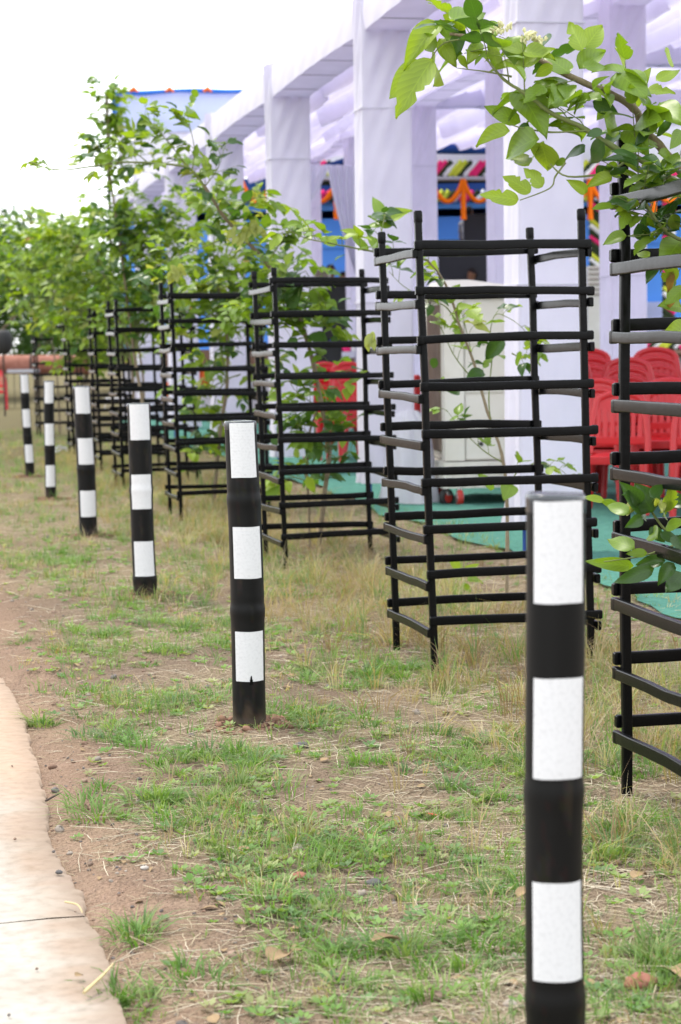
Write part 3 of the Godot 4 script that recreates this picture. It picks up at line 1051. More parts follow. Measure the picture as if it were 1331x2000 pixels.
# ---------------------------------------------------------------- people (far off and small): one skin from a field of capsules
func person(label: String, pos: Vector3, turn: float, shirt: Color, legs: Color, tall: float, sit: bool, arm: float, sleeve := true) -> void:
	var skin := Color(.16, .075, .045)
	var hair := Color(.008, .007, .007)
	var hip := .92 if not sit else .50
	var B := []           # from, to, radius, radius, colour
	var up := func(h: float) -> float: return h - .92 + hip
	B.append([Vector3(0, up.call(.95), 0), Vector3(0, up.call(1.22), -.01), .145, .15, shirt])
	B.append([Vector3(-.09, up.call(1.38), 0), Vector3(.09, up.call(1.38), 0), .11, .11, shirt])
	B.append([Vector3(0, up.call(1.22), 0), Vector3(0, up.call(1.38), 0), .15, .13, shirt])
	B.append([Vector3(0, up.call(1.44), .01), Vector3(0, up.call(1.54), .02), .055, .05, skin])
	B.append([Vector3(0, up.call(1.57), .045), Vector3(0, up.call(1.64), .03), .072, .085, skin])
	B.append([Vector3(0, up.call(1.62), .12), Vector3(0, up.call(1.59), .125), .014, .02, skin])
	B.append([Vector3(-.086, up.call(1.61), .02), Vector3(-.088, up.call(1.64), .02), .018, .022, skin])
	B.append([Vector3(.086, up.call(1.61), .02), Vector3(.088, up.call(1.64), .02), .018, .022, skin])
	B.append([Vector3(0, up.call(1.67), .0), Vector3(0, up.call(1.71), .02), .095, .082, hair])
	for s in [-1.0, 1.0]:
		var sh := Vector3(s * .19, up.call(1.38), 0)
		var el := Vector3(s * .25, up.call(1.10), .02 + arm * .12)
		var wr := Vector3(s * .22, up.call(.88 + arm * .25), .08 + arm * .22)
		B.append([sh, sh.lerp(el, .55), .065, .055, shirt])
		B.append([sh.lerp(el, .55), el, .05, .042, shirt if sleeve else skin])
		B.append([el, wr, .042, .03, skin])
		B.append([wr, wr + Vector3(0, -.09, .04), .034, .022, skin])
		var hp := Vector3(s * .09, hip, 0)
		var kn := Vector3(s * .10, .50, .02) if not sit else Vector3(s * .13, .50, .42)
		var an := Vector3(s * .10, .09, -.02) if not sit else Vector3(s * .13, .09, .40)
		B.append([hp, kn, .095, .068, legs])
		B.append([kn, an, .068, .045, legs])
		B.append([an + Vector3(0, -.03, -.03), an + Vector3(0, -.055, .15), .045, .035, Color(.02, .02, .02)])
	B.append([Vector3(0, up.call(1.645), -.035), Vector3(0, up.call(1.68), -.01), .082, .092, hair])
	var cell := .024
	var field := {}
	var tint := {}
	for b in B:                                            # visit only the cells near each bone
		var r := maxf(b[2], b[3]) + .07
		var lo := Vector3i(((b[0].min(b[1]) - Vector3.ONE * r) / cell).floor())
		var hi := Vector3i(((b[0].max(b[1]) + Vector3.ONE * r) / cell).ceil())
		var ab: Vector3 = b[1] - b[0]
		for x in range(lo.x, hi.x + 1):
			for y in range(lo.y, hi.y + 1):
				for z in range(lo.z, hi.z + 1):
					var p := Vector3(x, y, z) * cell
					var t := clampf((p - b[0]).dot(ab) / maxf(ab.length_squared(), 1e-6), 0, 1)
					var q := p.distance_to(b[0] + ab * t) - lerpf(b[2], b[3], t)
					var key := Vector3i(x, y, z)
					var old: float = field.get(key, 9.0)
					if q < old:
						tint[key] = b[4]
					var h := maxf(.03 - absf(q - old), 0.0) / .03
					field[key] = minf(q, old) - h * h * .03 * .25
	var ids := {}
	var mb := MB.new()
	var pts := []
	for key in field:
		var s := 0
		var sum := Vector3.ZERO
		var cnt := 0
		var v8 := []
		var ok := true
		for c in 8:
			var kk: Vector3i = key + Vector3i(c & 1, (c >> 1) & 1, (c >> 2) & 1)
			if not field.has(kk):
				ok = false
				break
			v8.append(field[kk])
			if field[kk] < 0.0:
				s += 1
		if not ok or s == 0 or s == 8:
			continue
		for e in [[0, 1], [2, 3], [4, 5], [6, 7], [0, 2], [1, 3], [4, 6], [5, 7], [0, 4], [1, 5], [2, 6], [3, 7]]:
			var f0: float = v8[e[0]]
			var f1: float = v8[e[1]]
			if (f0 < 0.0) != (f1 < 0.0):
				var u := f0 / (f0 - f1)
				sum += Vector3(e[0] & 1, (e[0] >> 1) & 1, (e[0] >> 2) & 1).lerp(Vector3(e[1] & 1, (e[1] >> 1) & 1, (e[1] >> 2) & 1), u)
				cnt += 1
		var nn := Vector3(v8[1] - v8[0] + v8[7] - v8[6], v8[2] - v8[0] + v8[7] - v8[5], v8[4] - v8[0] + v8[7] - v8[3]).normalized()
		mb.col = tint[key]
		ids[key] = mb.vert((Vector3(key) + sum / cnt) * cell, nn)
	for key in ids:
		for ax in 3:
			var e := Vector3i(1, 0, 0) if ax == 0 else Vector3i(0, 1, 0) if ax == 1 else Vector3i(0, 0, 1)
			var o1 := Vector3i(0, 1, 0) if ax == 0 else Vector3i(0, 0, 1) if ax == 1 else Vector3i(1, 0, 0)
			var o2 := Vector3i(0, 0, 1) if ax == 0 else Vector3i(1, 0, 0) if ax == 1 else Vector3i(0, 1, 0)
			if (field[key] < 0.0) == (field.get(key + e, 9.0) < 0.0):
				continue
			if ids.has(key - o1) and ids.has(key - o2) and ids.has(key - o1 - o2):
				mb.tri(ids[key], ids[key - o1], ids[key - o1 - o2])
				mb.tri(ids[key], ids[key - o1 - o2], ids[key - o2])
	var o := lone("person", mb.done(), M.person, label, "person", pos)
	o.rotation.y = turn
	o.scale = Vector3.ONE * tall / 1.79


# ---------------------------------------------------------------- moulded chairs
func make_chair() -> Node3D:
	var o := thing("plastic_chair", "", "chair", Vector3.ZERO, "red moulded chairs")
	var mb := MB.new()
	var S := []
	for j in 9:                                            # dished seat, faces +z
		var t := j / 8.0
		var row := PackedVector3Array()
		for i in 11:
			var s := i / 5.0 - 1.0
			row.append(Vector3(s * lerpf(.19, .225, t), .435 - .018 * (1.0 - s * s) * sin(PI * t) - .025 * pow(maxf(0, t - .8) * 5, 2) - .02 * pow(absf(s), 6), lerpf(-.2, .22, t)))
		S.append(row)
	mb.sheet(S)
	for j in 9:
		for i in 11:
			S[j][i] -= Vector3(0, .014, 0)
	mb.sheet(S, false, Vector3.DOWN)
	part(o, "seat", mb.done(), M.red_plastic, false)
	for e in [[Vector3(-.2, .40, -.2), Vector3(.2, .40, -.2)], [Vector3(-.22, .395, .215), Vector3(.22, .395, .215)], [Vector3(-.2, .40, -.2), Vector3(-.22, .395, .21)], [Vector3(.2, .40, -.2), Vector3(.22, .395, .21)]]:
		mb = MB.new()
		mb.bar(e[0], e[1], Vector3.UP, .012, .06, .005)
		part(o, "apron", mb.done(), M.red_plastic, false)
	# back: an arched frame leaning rearwards, slats and a lower panel
	var back := func(x: float, h: float) -> Vector3: return Vector3(x, h, -.20 - (h - .42) * .24 - .02 * cos(x * 6.0) + .03 * cos(x * 4.0))
	var path := PackedVector3Array()
	for i in 25:
		var g := PI * i / 24.0
		var x := -cos(g) * .215
		var h := .43 + .30 * clampf(sin(g) * 1.6, 0, 1) + .14 * sin(g)
		path.append(back.call(x, h))
	var rad := PackedFloat32Array()
	for i in 25:
		rad.append(.026)
	mb = MB.new()
	mb.tube(path, rad, 8, true, Vector3.BACK, .45)
	part(o, "backrest", mb.done(), M.red_plastic, false)
	mb = MB.new()
	for sg in [0.0, -.012]:
		S = []
		for j in 5:
			var row := PackedVector3Array()
			for i in 9:
				var x := (i / 4.0 - 1.0) * .19
				row.append(back.call(x, lerpf(.74, .86 - .10 * pow(absf(x) / .2, 2), j / 4.0)) + Vector3(0, 0, sg))
			S.append(row)
		mb.sheet(S, false, Vector3.BACK if sg == 0.0 else Vector3.FORWARD)
	part(o, "top_panel", mb.done(), M.red_plastic, false)
	mb = MB.new()
	mb.bar(back.call(-.19, .52), back.call(.19, .52), Vector3.UP, .014, .06, .005)
	part(o, "lower_rail", mb.done(), M.red_plastic, false)
	for i in 7:
		var x := (i - 3) * .052
		mb = MB.new()
		mb.bar(back.call(x, .54), back.call(x, .76), Vector3.RIGHT, .010, .032, .004)
		part(o, "slat", mb.done(), M.red_plastic, false)
	for sx in [-1.0, 1.0]:
		for e in [[Vector3(sx * .205, .43, -.2), Vector3(sx * .235, 0, -.29)], [Vector3(sx * .215, .42, .2), Vector3(sx * .235, 0, .245)]]:
			mb = MB.new()
			S = []
			for j in 7:
				var f := j / 6.0
				var c: Vector3 = e[0].lerp(e[1], f)
				var w := lerpf(.034, .021, f)
				var row := PackedVector3Array()
				for q in [Vector2(1, 1), Vector2(0, 1.15), Vector2(-1, 1), Vector2(-1.1, 0), Vector2(-1, -1), Vector2(0, -1.15), Vector2(1, -1), Vector2(1.1, 0)]:
					row.append(c + Vector3(q.x * w, 0, q.y * w * .7))
				S.append(row)
			mb.sheet(S, true); mb.cap(S[6], Vector3.DOWN)
			part(o, "leg", mb.done(), M.red_plastic, false)
	return o

func make_chairs() -> void:
	var first := make_chair()
	var used := false
	var yaw0 := atan2(-U.x, -U.z)
	var put := func(p: Vector3, yaw: float, label: String) -> void:
		var c := first
		if names.get("_used", 0):
			c = first.duplicate()
			c.name = numbered("plastic_chair")
			add_child(c)
		names["_used"] = 1
		c.position = p
		c.rotation.y = yaw
		c.scale = Vector3.ONE * 1.1
		c.set_meta("label", label)
	var ords := ["nearest", "second", "third", "fourth", "fifth", "sixth"]
	var cols := ["beside the marquee column", "second from the column", "third from the column", "fourth from the column"]
	var up := ["", "second from bottom", "third from bottom", "fourth from bottom", "fifth from bottom"]
	for r in 4:
		for c in (4 if r < 3 else 3):
			var p := T3(2.75 + r * 1.05 + (.5 if r == 3 else 0.0) - c * .45 + R(-.08, .08), 1.68 + c * .52 + r * .1 + R(-.04, .04), 0)
			var turn := yaw0 - .35 + R(-.16, .16)
			for k in [1, 2, 4, 5][r]:
				var where: String = "red slatted plastic chair in the %s row under the marquee, %s" % [ords[r], cols[c]] if k == 0 else "red plastic chair %s in the %s row stack, %s" % [up[k], ords[r], cols[c]]
				put.call(Vector3(p.x + R(-.006, .006), .03 + k * .085, p.z - k * .02), turn + R(-.03, .03), where)
	for s in [[648, 24.6, "stack by the black loudspeaker"], [693, 24.2, "stack against the white marquee column"]]:
		for k in 4:
			var p := at(s[0], 700, s[1])
			put.call(Vector3(p.x + R(-.01, .01), .03 + k * .07, p.z - k * .022), yaw0 + .1 + R(-.04, .04), "red plastic chair %s in the %s" % [["at the bottom", "second from the bottom", "second from the top", "on top"][k], s[2]])
	for s in [[-6, "red plastic chair at the edge of the far yard under the dark tree"]]:
		var p := gp(s[0], 800)
		put.call(p, R(-.6, .6), s[1])


# ---------------------------------------------------------------- the cream cooler on castors
func make_cooler() -> void:
	var g := gp(872, 990)
	var o := thing("evaporative_cooler", "tall cream plastic air cooler with brown pads, on castors behind the slender sapling", "cooler", g)
	var yaw := Basis(Vector3.UP, deg_to_rad(7))
	var X := yaw * Vector3.RIGHT
	var Z := yaw * Vector3.BACK
	var w := 1.25
	var dp := 1.0
	var bx := func(x0, x1, y0, y1, z0, z1, called, m, par = o) -> MeshInstance3D:
		var mb := MB.new()
		mb.box(X * (x0 + x1) / 2.0 + Vector3.UP * (y0 + y1) / 2.0 + Z * (z0 + z1) / 2.0, X * (x1 - x0) / 2.0, Vector3.UP * (y1 - y0) / 2.0, Z * (z1 - z0) / 2.0)
		var r := part(par, called, mb.done(), M[m], false)
		r.position = Vector3.ZERO
		return r
	bx.call(.03, w, .40, 1.80, -dp, -.03, "body", "cream_plastic")
	bx.call(0, .17, .40, 1.82, -.17, 0, "corner_post", "cream_plastic")
	bx.call(0, .17, .40, 1.82, -dp - .01, -dp + .17, "corner_post", "cream_plastic")
	var ys := [.40, .60, .98, 1.40, 1.79]
	for i in 4:                                              # raised front panels with open joints
		bx.call(.185, w - .02, ys[i] + .012, ys[i + 1] - .012, -.04, -.012 - .004 * (i % 2), "front_panel", "cream_plastic")
	var pad = bx.call(-.004, .04, .47, 1.76, -dp + .18, -.18, "cooling_pad", "pad_brown")
	for i in 22:
		var z := -.2 - i * .029
		bx.call(-.016, -.003, .48, 1.75, z - .006, z + .006, "pad_fin", "wood_grey", pad)
	# base tray, ribbed
	bx.call(-.02, w + .02, .16, .39, -dp - .02, .02, "tray", "cream_plastic")
	for i in 12:
		bx.call(.02 + i * .105, .05 + i * .105, .18, .36, .018, .034, "tray_rib", "cream_plastic")
	# sloping hood
	var mb := MB.new()
	var lo := [Vector3(-.03, 1.82, .03), Vector3(w + .03, 1.82, .03), Vector3(w + .03, 1.82, -dp - .03), Vector3(-.03, 1.82, -dp - .03)]
	var hi := [Vector3(.04, 1.97, -.10), Vector3(.24, 1.97, -.10), Vector3(.24, 1.97, -dp + .1), Vector3(.04, 1.97, -dp + .1)]
	for e in [lo, hi]:
		for i in 4:
			e[i] = X * e[i].x + Vector3.UP * e[i].y + Z * e[i].z
	for i in 4:
		var j := (i + 1) % 4
		mb.quad(lo[i], lo[j], hi[j], hi[i], (lo[i] + lo[j]) / 2 - (lo[0] + lo[2]) / 2 + Vector3.UP)
	mb.quad(hi[0], hi[1], hi[2], hi[3], Vector3.UP)
	mb.quad(lo[0], lo[1], lo[2], lo[3], Vector3.DOWN)
	part(o, "hood", mb.done(), M.cream_plastic, false)
	var tap = bx.call(.30, .33, .53, .56, -.02, .012, "drain_plug", "rubber")
	for e in [[.02, -.1, "rubber"], [.12, .0, "wheel_red"], [w * .5, -.06, "rubber"], [w - .12, -.05, "wheel_red"], [.1, -dp + .1, "rubber"], [w - .1, -dp + .1, "rubber"]]:
		var c: Vector3 = X * e[0] + Vector3.UP * .075 + Z * e[1]
		mb = MB.new()
		var ax := (X * .6 + Z * .8).normalized() if e[2] == "rubber" else X
		mb.tube(PackedVector3Array([c - ax * .025, c - ax * .02, c + ax * .02, c + ax * .025]), PackedFloat32Array([.06, .075, .075, .06]), 18)
		var cs := part(o, "castor", mb.done(), M[e[2]], false)
		mb = MB.new()
		mb.tube(PackedVector3Array([c - ax * .03, c + ax * .03]), PackedFloat32Array([.045, .045]), 14)
		var hub := part(cs, "hub", mb.done(), M.wheel_red if e[2] == "rubber" else M.steel, false)
		mb = MB.new()
		mb.bar(c + Vector3.UP * .02 + ax * .036, c + Vector3.UP * .10, Vector3.UP.cross(ax), .012, .05, .004)
		mb.bar(c + Vector3.UP * .02 - ax * .036, c + Vector3.UP * .10, Vector3.UP.cross(ax), .012, .05, .004)
		part(cs, "fork", mb.done(), M.steel, false)


# ---------------------------------------------------------------- saplings
# leaves traced one by one: base x, y, tip x, y (photograph), width ratio, tone
func traced(out: Array, list: Array, dep: float) -> void:
	for e in list:
		var p := at(e[0], e[1], dep + R(-.08, .08))
		var q := at(e[2], e[3], dep + R(-.10, .10))
		var s := p.distance_to(q)
		var up := Vector3(R(-.35, .35), R(.1, .6), R(.6, 1.1)).normalized()
		var x := leaf_xf(p, q - p, up, s)
		x.basis.x *= e[4] / .60
		out.append([x, (int(e[0] * 3 + e[1])) % (6 if e[5] == 2 else 4), e[5]])

func make_saplings() -> void:
	var out := []
	var st := MB.new()
	var w: Array
	# 1: the nearest, its boughs hanging over from beyond the right edge
	var base := gp(1530, 1590)
	var o := thing("sapling", "broad-leaved sapling with long boughs over the nearest tree guard", "sapling", base, "caged saplings")
	branch(o, [base - Vector3(0, .1, 0), base + Vector3(.01, .7, 0), at(1470, 700, 6.0), at(1400, 420, 6.0)], .022, .016, "bark", "trunk")
	var b1 := branch(o, P([[1400, 420, 6.0], [1331, 332, 6.0], [1262, 255, 5.98], [1238, 212, 5.95], [1190, 182, 5.95], [1110, 148, 5.9], [1045, 112, 5.9], [990, 88, 5.85], [925, 74, 5.85], [880, 66, 5.85]]), .0155, .004, "bark")
	var b2 := branch(o, P([[1400, 420, 6.0], [1318, 356, 5.95], [1262, 318, 5.92], [1200, 288, 5.9], [1140, 250, 5.88], [1080, 222, 5.85], [1030, 185, 5.85], [985, 155, 5.85], [950, 115, 5.85]]), .012, .003, "bark_green")
	var b3 := branch(o, P([[1240, 300, 5.9], [1190, 335, 5.9], [1110, 345, 5.85], [1075, 320, 5.85]]), .004, .002, "bark_green")
	branch(o, P([[1105, 318, 5.85], [1085, 345, 5.85], [1074, 368, 5.85], [1016, 391, 5.85]]), .003, .0015, "bark_green")
	branch(o, P([[1000, 150, 5.85], [950, 140, 5.85], [893, 133, 5.85]]), .003, .0012, "bark_green")
	branch(o, P([[925, 74, 5.85], [868, 84, 5.85], [840, 118, 5.85]]), .003, .0015, "bark_green")
	branch(o, P([[1150, 255, 5.88], [1075, 258, 5.85], [1020, 250, 5.85], [998, 243, 5.85]]), .003, .0015, "bark_green")
	var b4 := branch(o, P([[1400, 420, 6.0], [1345, 470, 5.9], [1290, 440, 5.85], [1262, 395, 5.85], [1245, 350, 5.85]]), .008, .003, "bark_green")
	var b5 := branch(o, P([[1480, 1180, 6.0], [1400, 1080, 5.9], [1330, 1060, 5.8], [1280, 1010, 5.75], [1262, 960, 5.75]]), .008, .002, "bark_green")
	branch(o, P([[1330, 1060, 5.8], [1290, 1075, 5.75], [1245, 1088, 5.75], [1180, 1097, 5.75]]), .004, .0015, "bark_green")
	traced(out, [[880, 38, 955, 15, .5, 1], [876, 41, 902, 108, .6, 0], [858, 45, 785, 110, .42, 2], [845, 116, 768, 226, .5, 2], [828, 120, 757, 190, .55, 2], [845, 118, 868, 162, .8, 2], [866, 86, 892, 131, .5, 2],
		[851, 68, 819, 106, .5, 1], [862, 38, 878, 72, .6, 1], [919, 56, 940, 105, .5, 1], [859, 75, 889, 128, .45, 2], [893, 112, 921, 132, .5, 2], [995, 72, 1020, 128, .5, 1], [1113, 143, 1060, 100, .66, 1],
		[1139, 98, 1110, 38, .5, 2], [1143, 94, 1180, 41, .6, 2], [1132, 135, 1186, 80, .52, 1], [1139, 131, 1188, 124, .5, 1], [1107, 188, 1050, 167, .42, 1], [1017, 239, 947, 205, .5, 1], [996, 255, 917, 271, .46, 2],
		[1053, 270, 964, 298, .46, 1], [1032, 240, 1008, 271, .5, 0], [1011, 176, 1071, 246, .5, 1], [1056, 210, 1072, 248, .5, 1], [1056, 278, 1075, 320, .72, 2], [1034, 323, 996, 300, .5, 2], [1054, 282, 1045, 320, .6, 2],
		[1105, 318, 1081, 315, .7, 1], [1060, 365, 1024, 327, .62, 2], [1036, 376, 985, 338, .56, 2], [1013, 391, 942, 376, .42, 2], [1147, 376, 1113, 351, .44, 2], [1196, 345, 1146, 357, .5, 2], [1179, 334, 1233, 334, .4, 1],
		[1180, 278, 1146, 320, .68, 0], [1143, 296, 1093, 301, .64, 0], [1177, 255, 1146, 263, .8, 0], [1090, 251, 1143, 260, .3, 1], [1206, 142, 1263, 178, .7, 1], [1205, 150, 1175, 178, .44, 1], [1158, 173, 1177, 146, .4, 1],
		[1158, 198, 1212, 222, .5, 0], [1154, 191, 1094, 203, .32, 1], [1259, 206, 1304, 214, .5, 1], [1299, 101, 1323, 128, .7, 2], [1282, 158, 1331, 131, .45, 2], [1263, 176, 1320, 178, .6, 2], [1312, 240, 1274, 264, .5, 0],
		[1244, 240, 1282, 226, .6, 1], [1210, 297, 1252, 286, .5, 1], [1244, 342, 1296, 361, .5, 1], [1331, 255, 1315, 286, .5, 1], [1240, 180, 1270, 130, .5, 2], [1290, 200, 1331, 235, .6, 1], [1225, 250, 1262, 292, .5, 1],
		[1180, 230, 1222, 262, .5, 1], [1196, 205, 1160, 232, .6, 1], [1120, 170, 1080, 196, .55, 1], [1080, 128, 1042, 150, .6, 2], [1040, 110, 1010, 140, .5, 1], [960, 82, 978, 128, .5, 1], [938, 80, 915, 118, .45, 2], [1268, 250, 1240, 285, .5, 0],
		[1200, 285, 1160, 312, .5, 1], [1285, 300, 1331, 318, .5, 1], [1255, 320, 1285, 352, .5, 2],
		[1248, 394, 1207, 405, .4, 2], [1250, 376, 1282, 387, .8, 2], [1263, 440, 1316, 424, .4, 1], [1258, 470, 1248, 430, .7, 0], [1300, 440, 1262, 458, .5, 1], [1310, 420, 1331, 455, .5, 1], [1290, 500, 1262, 545, .4, 0], [1331, 470, 1292, 506, .6, 1],
		[1340, 560, 1300, 590, .55, 1], [1320, 520, 1290, 560, .5, 2], [1331, 600, 1296, 590, .55, 1], [1316, 530, 1298, 575, .35, 4], [1322, 575, 1300, 605, .4, 4], [1345, 640, 1302, 652, .4, 2], [1270, 500, 1240, 490, .4, 2]], 5.87)
	traced(out, [[1180, 978, 1142, 968, .4, 2], [1208, 990, 1176, 976, .5, 1], [1230, 1002, 1180, 980, .42, 1], [1275, 1000, 1244, 945, .75, 0], [1262, 998, 1236, 962, .6, 0], [1240, 1070, 1182, 1048, .5, 1], [1264, 1080, 1225, 1080, .45, 1],
		[1238, 1106, 1150, 1096, .28, 1], [1278, 1110, 1200, 1138, .38, 0], [1300, 1095, 1236, 1100, .4, 0], [1317, 1100, 1282, 1140, .52, 0], [1334, 1120, 1308, 1146, .5, 0], [1270, 970, 1300, 945, .6, 0], [1290, 985, 1320, 1010, .6, 1],
		[1300, 1000, 1320, 960, .5, 2], [1290, 1040, 1331, 1060, .6, 0], [1285, 1050, 1262, 1030, .5, 1], [1240, 985, 1228, 1004, .5, 3], [1236, 990, 1212, 998, .45, 3], [1278, 972, 1268, 992, .4, 3], [1284, 970, 1300, 990, .4, 3], [1281, 972, 1284, 996, .4, 3], [1300, 1030, 1335, 1015, .5, 1], [1310, 975, 1340, 985, .6, 0], [1255, 1010, 1225, 1030, .6, 0], [1270, 1030, 1300, 1060, .6, 0], [1320, 1045, 1345, 1080, .6, 0], [1250, 985, 1222, 948, .55, 0]], 5.72)
	var fl := MB.new()                                            # pale flower buds on the upper bough
	for c in [[968, 62], [1036, 72], [1056, 86], [988, 58], [1030, 80]]:
		for k in 10:
			var p := at(c[0] + R(-12, 12), c[1] + R(-9, 9), 5.85 + R(-.02, .02))
			fl.tube(PackedVector3Array([p, p + Vector3(R(-.006, .006), .008, .003), p + Vector3(R(-.01, .01), .014, .004)]), PackedFloat32Array([.003, .006, .002]), 5)
	part(o, "flower_buds", fl.done(), M.bud).set_meta("kind", "stuff")
	dress(out, st, b1, .0, 12, .095, [2, 5, 3, 0, 0])
	dress(out, st, b2, .0, 11, .095, [2, 5, 4, 0, 0])
	dress(out, st, b4, .1, 13, .095, [3, 4, 2, 0, .6])
	part(o, "leaf_stalks", st.done(), M.bark_green).set_meta("kind", "stuff")
	put_leaves(o, out)

	# 2: slender, half its leaves eaten, in the middle guard
	out = []; st = MB.new()
	base = gp(990, 1172)
	o = thing("sapling", "slender sapling with few tattered leaves, before the cream cooler", "sapling", base, "caged saplings")
	var z := -base.z
	var t2 := branch(o, [base - Vector3(0, .1, 0)] + P([[991, 1060, z], [990, 960, z], [983, 900, z], [966, 840, z], [948, 790, z], [930, 720, z], [900, 640, z - .05], [878, 572, z - .1], [858, 535, z - .15], [835, 508, z - .2]]), .0105, .0055, "bark", "trunk")
	var s2 := branch(o, P([[835, 508, z - .2], [790, 498, z - .3], [735, 492, z - .4], [680, 482, z - .5], [635, 473, z - .6], [600, 466, z - .6], [570, 452, z - .6]]), .0065, .002, "bark_green")
	var c2 := [[[935, 752, z], [908, 722, z], [885, 690, z], [862, 640, z], [838, 600, z], [818, 560, z]], [[962, 838, z], [955, 780, z], [962, 690, z + .1], [958, 650, z], [968, 615, z], [992, 620, z], [1020, 640, z], [1042, 672, z]],
		[[985, 905, z], [945, 880, z], [905, 842, z], [872, 800, z]], [[992, 960, z], [1008, 925, z], [1046, 905, z], [1090, 915, z], [1112, 932, z]], [[900, 640, z], [872, 600, z - .1], [838, 585, z - .15], [790, 560, z - .2], [760, 530, z - .2]],
		[[948, 790, z], [930, 730, z + .1], [915, 660, z + .1], [902, 610, z + .1]], [[1000, 690, z + .1], [1022, 700, z + .1], [1040, 690, z + .1]], [[740, 490, z - .4], [746, 450, z - .4], [752, 425, z - .4]]]
	for c in c2:
		var bb := branch(o, P(c), .0042, .0012, "bark_green")
		dress(out, st, bb, .25, 6, .085, [3, 5, 3, .3, .2], false)
	dress(out, st, s2, .05, 11, .10, [1, 5, 4, .8, 0], false)
	dress(out, st, t2, .62, 8, .09, [2, 5, 3, .3, .2], false)
	traced(out, [[752, 432, 728, 378, .4, 1], [753, 430, 745, 398, .6, 1], [755, 432, 803, 400, .5, 2], [750, 440, 724, 415, .55, 1], [735, 485, 718, 452, .45, 1], [720, 490, 688, 455, .5, 1], [745, 492, 738, 465, .4, 1], [660, 478, 620, 460, .5, 1],
		[965, 955, 940, 925, .4, 1], [940, 920, 925, 917, .5, 1], [1000, 945, 986, 972, .8, 1], [898, 1112, 876, 1082, .55, 2], [905, 1120, 935, 1100, .4, 2], [912, 1135, 950, 1128, .4, 1], [905, 1140, 922, 1158, .5, 1], [872, 590, 895, 555, .7, 1],
		[918, 605, 940, 625, .8, 2], [902, 590, 892, 620, .5, 1], [945, 725, 915, 732, .55, 0], [1010, 690, 1018, 716, .7, 1], [852, 700, 842, 722, .6, 0], [872, 745, 850, 760, .6, 1], [900, 760, 870, 752, .5, 0], [985, 660, 942, 705, .5, 0]], z - .05)
	for k in 9:                                             # a pale tuft of new leaves on the post
		var p := at(726 + R(-6, 6), 655 + R(-8, 8), z - .45)
		out.append([leaf_xf(p, Vector3(R(-.7, .5), -1, R(-.2, .5)), Vector3(R(-1, 1), .3, 1).normalized(), R(.05, .08)), k % 3, 3])
	part(o, "leaf_stalks", st.done(), M.bark_green).set_meta("kind", "stuff")
	put_leaves(o, out)

	# 3: arching bough over the left
	out = []; st = MB.new()
	base = gp(622, 1072)
	z = -base.z
	o = thing("sapling", "leafy sapling whose long bare-tipped bough arches over the far tree guards", "sapling", base, "caged saplings")
	var t3 := branch(o, [base - Vector3(0, .1, 0)] + P([[632, 980, z], [644, 880, z], [630, 800, z], [612, 710, z], [588, 630, z], [556, 570, z - .1], [522, 515, z - .2], [474, 462, z - .3], [440, 425, z - .4], [398, 362, z - .5]]), .018, .011, "bark", "trunk")
	branch(o, [base + Vector3(-.06, -.1, .03)] + P([[604, 1000, z], [600, 930, z], [604, 850, z], [625, 790, z]]), .010, .007, "bark", "trunk")
	var b := branch(o, P([[398, 362, z - .5], [372, 330, z - .5], [340, 322, z - .5], [290, 318, z - .55], [235, 317, z - .6], [180, 325, z - .6], [112, 332, z - .6], [58, 316, z - .6]]), .009, .0045, "bark_green")
	dress(out, st, t3, .42, 40, .115, [5, 6, 3, .4, 0])
	dress(out, st, b, .0, 17, .10, [1, 5, 5, .3, 0], false)
	for c in [[[470, 460, z - .3], [430, 470, z - .35], [380, 490, z - .4], [330, 505, z - .4], [280, 540, z - .4]], [[440, 425, z - .4], [480, 395, z - .4], [515, 385, z - .4], [540, 400, z - .4]], [[375, 340, z - .5], [380, 290, z - .5], [372, 250, z - .5], [366, 222, z - .5]],
		[[372, 330, z - .5], [335, 285, z - .5], [305, 250, z - .5], [282, 228, z - .5]], [[556, 570, z], [590, 560, z - .2], [620, 570, z - .25], [640, 600, z - .3]], [[588, 630, z], [620, 620, z - .2], [650, 650, z - .3]], [[400, 365, z - .5], [425, 330, z - .5], [440, 285, z - .5]],
		[[630, 800, z], [600, 780, z], [575, 760, z], [560, 730, z]], [[640, 860, z], [610, 850, z - .1], [585, 830, z - .1]], [[640, 880, z], [665, 850, z - .1], [680, 830, z - .1]], [[630, 950, z], [600, 940, z - .1], [570, 930, z - .1], [545, 925, z - .2]], [[290, 318, z - .55], [250, 290, z - .6], [205, 290, z - .6]], [[520, 515, z - .2], [545, 480, z - .3], [560, 455, z - .3]]]:
		var bb := branch(o, P(c), .0045, .0015, "bark_green")
		dress(out, st, bb, .2, 7, .105, [4, 6, 3, .5, 0], true)
	for c in [[345, 525], [470, 452], [500, 440]]:
		for k in 12:
			out.append([leaf_xf(at(c[0] + R(-12, 12), c[1] + R(-12, 12), z - .5), Vector3(R(-1, 1), -1, R(-.4, .6)), Vector3(R(-1, 1), .3, 1).normalized(), R(.05, .09)), k % 3, 3])
	traced(out, [[430, 430, 418, 480, .7, 1], [500, 560, 470, 590, .6, 0], [605, 590, 640, 560, .7, 1], [640, 665, 598, 650, .7, 0], [645, 660, 668, 672, .6, 0], [560, 600, 585, 560, .7, 0], [520, 980, 545, 945, .6, 1], [600, 930, 615, 965, .5, 2], [585, 470, 545, 465, .5, 1]], z - .3)
	crown(out, st, at(588, 640, z), at(560, 590, z - .05), Vector3(.34, .26, .34), 22, 3, .115, [6, 5, 2, .1, 0])
	crown(out, st, at(640, 880, z), at(625, 820, z), Vector3(.24, .42, .3), 14, 3, .115, [6, 4, 1, 0, 0])
	part(o, "leaf_stalks", st.done(), M.bark_green).set_meta("kind", "stuff")
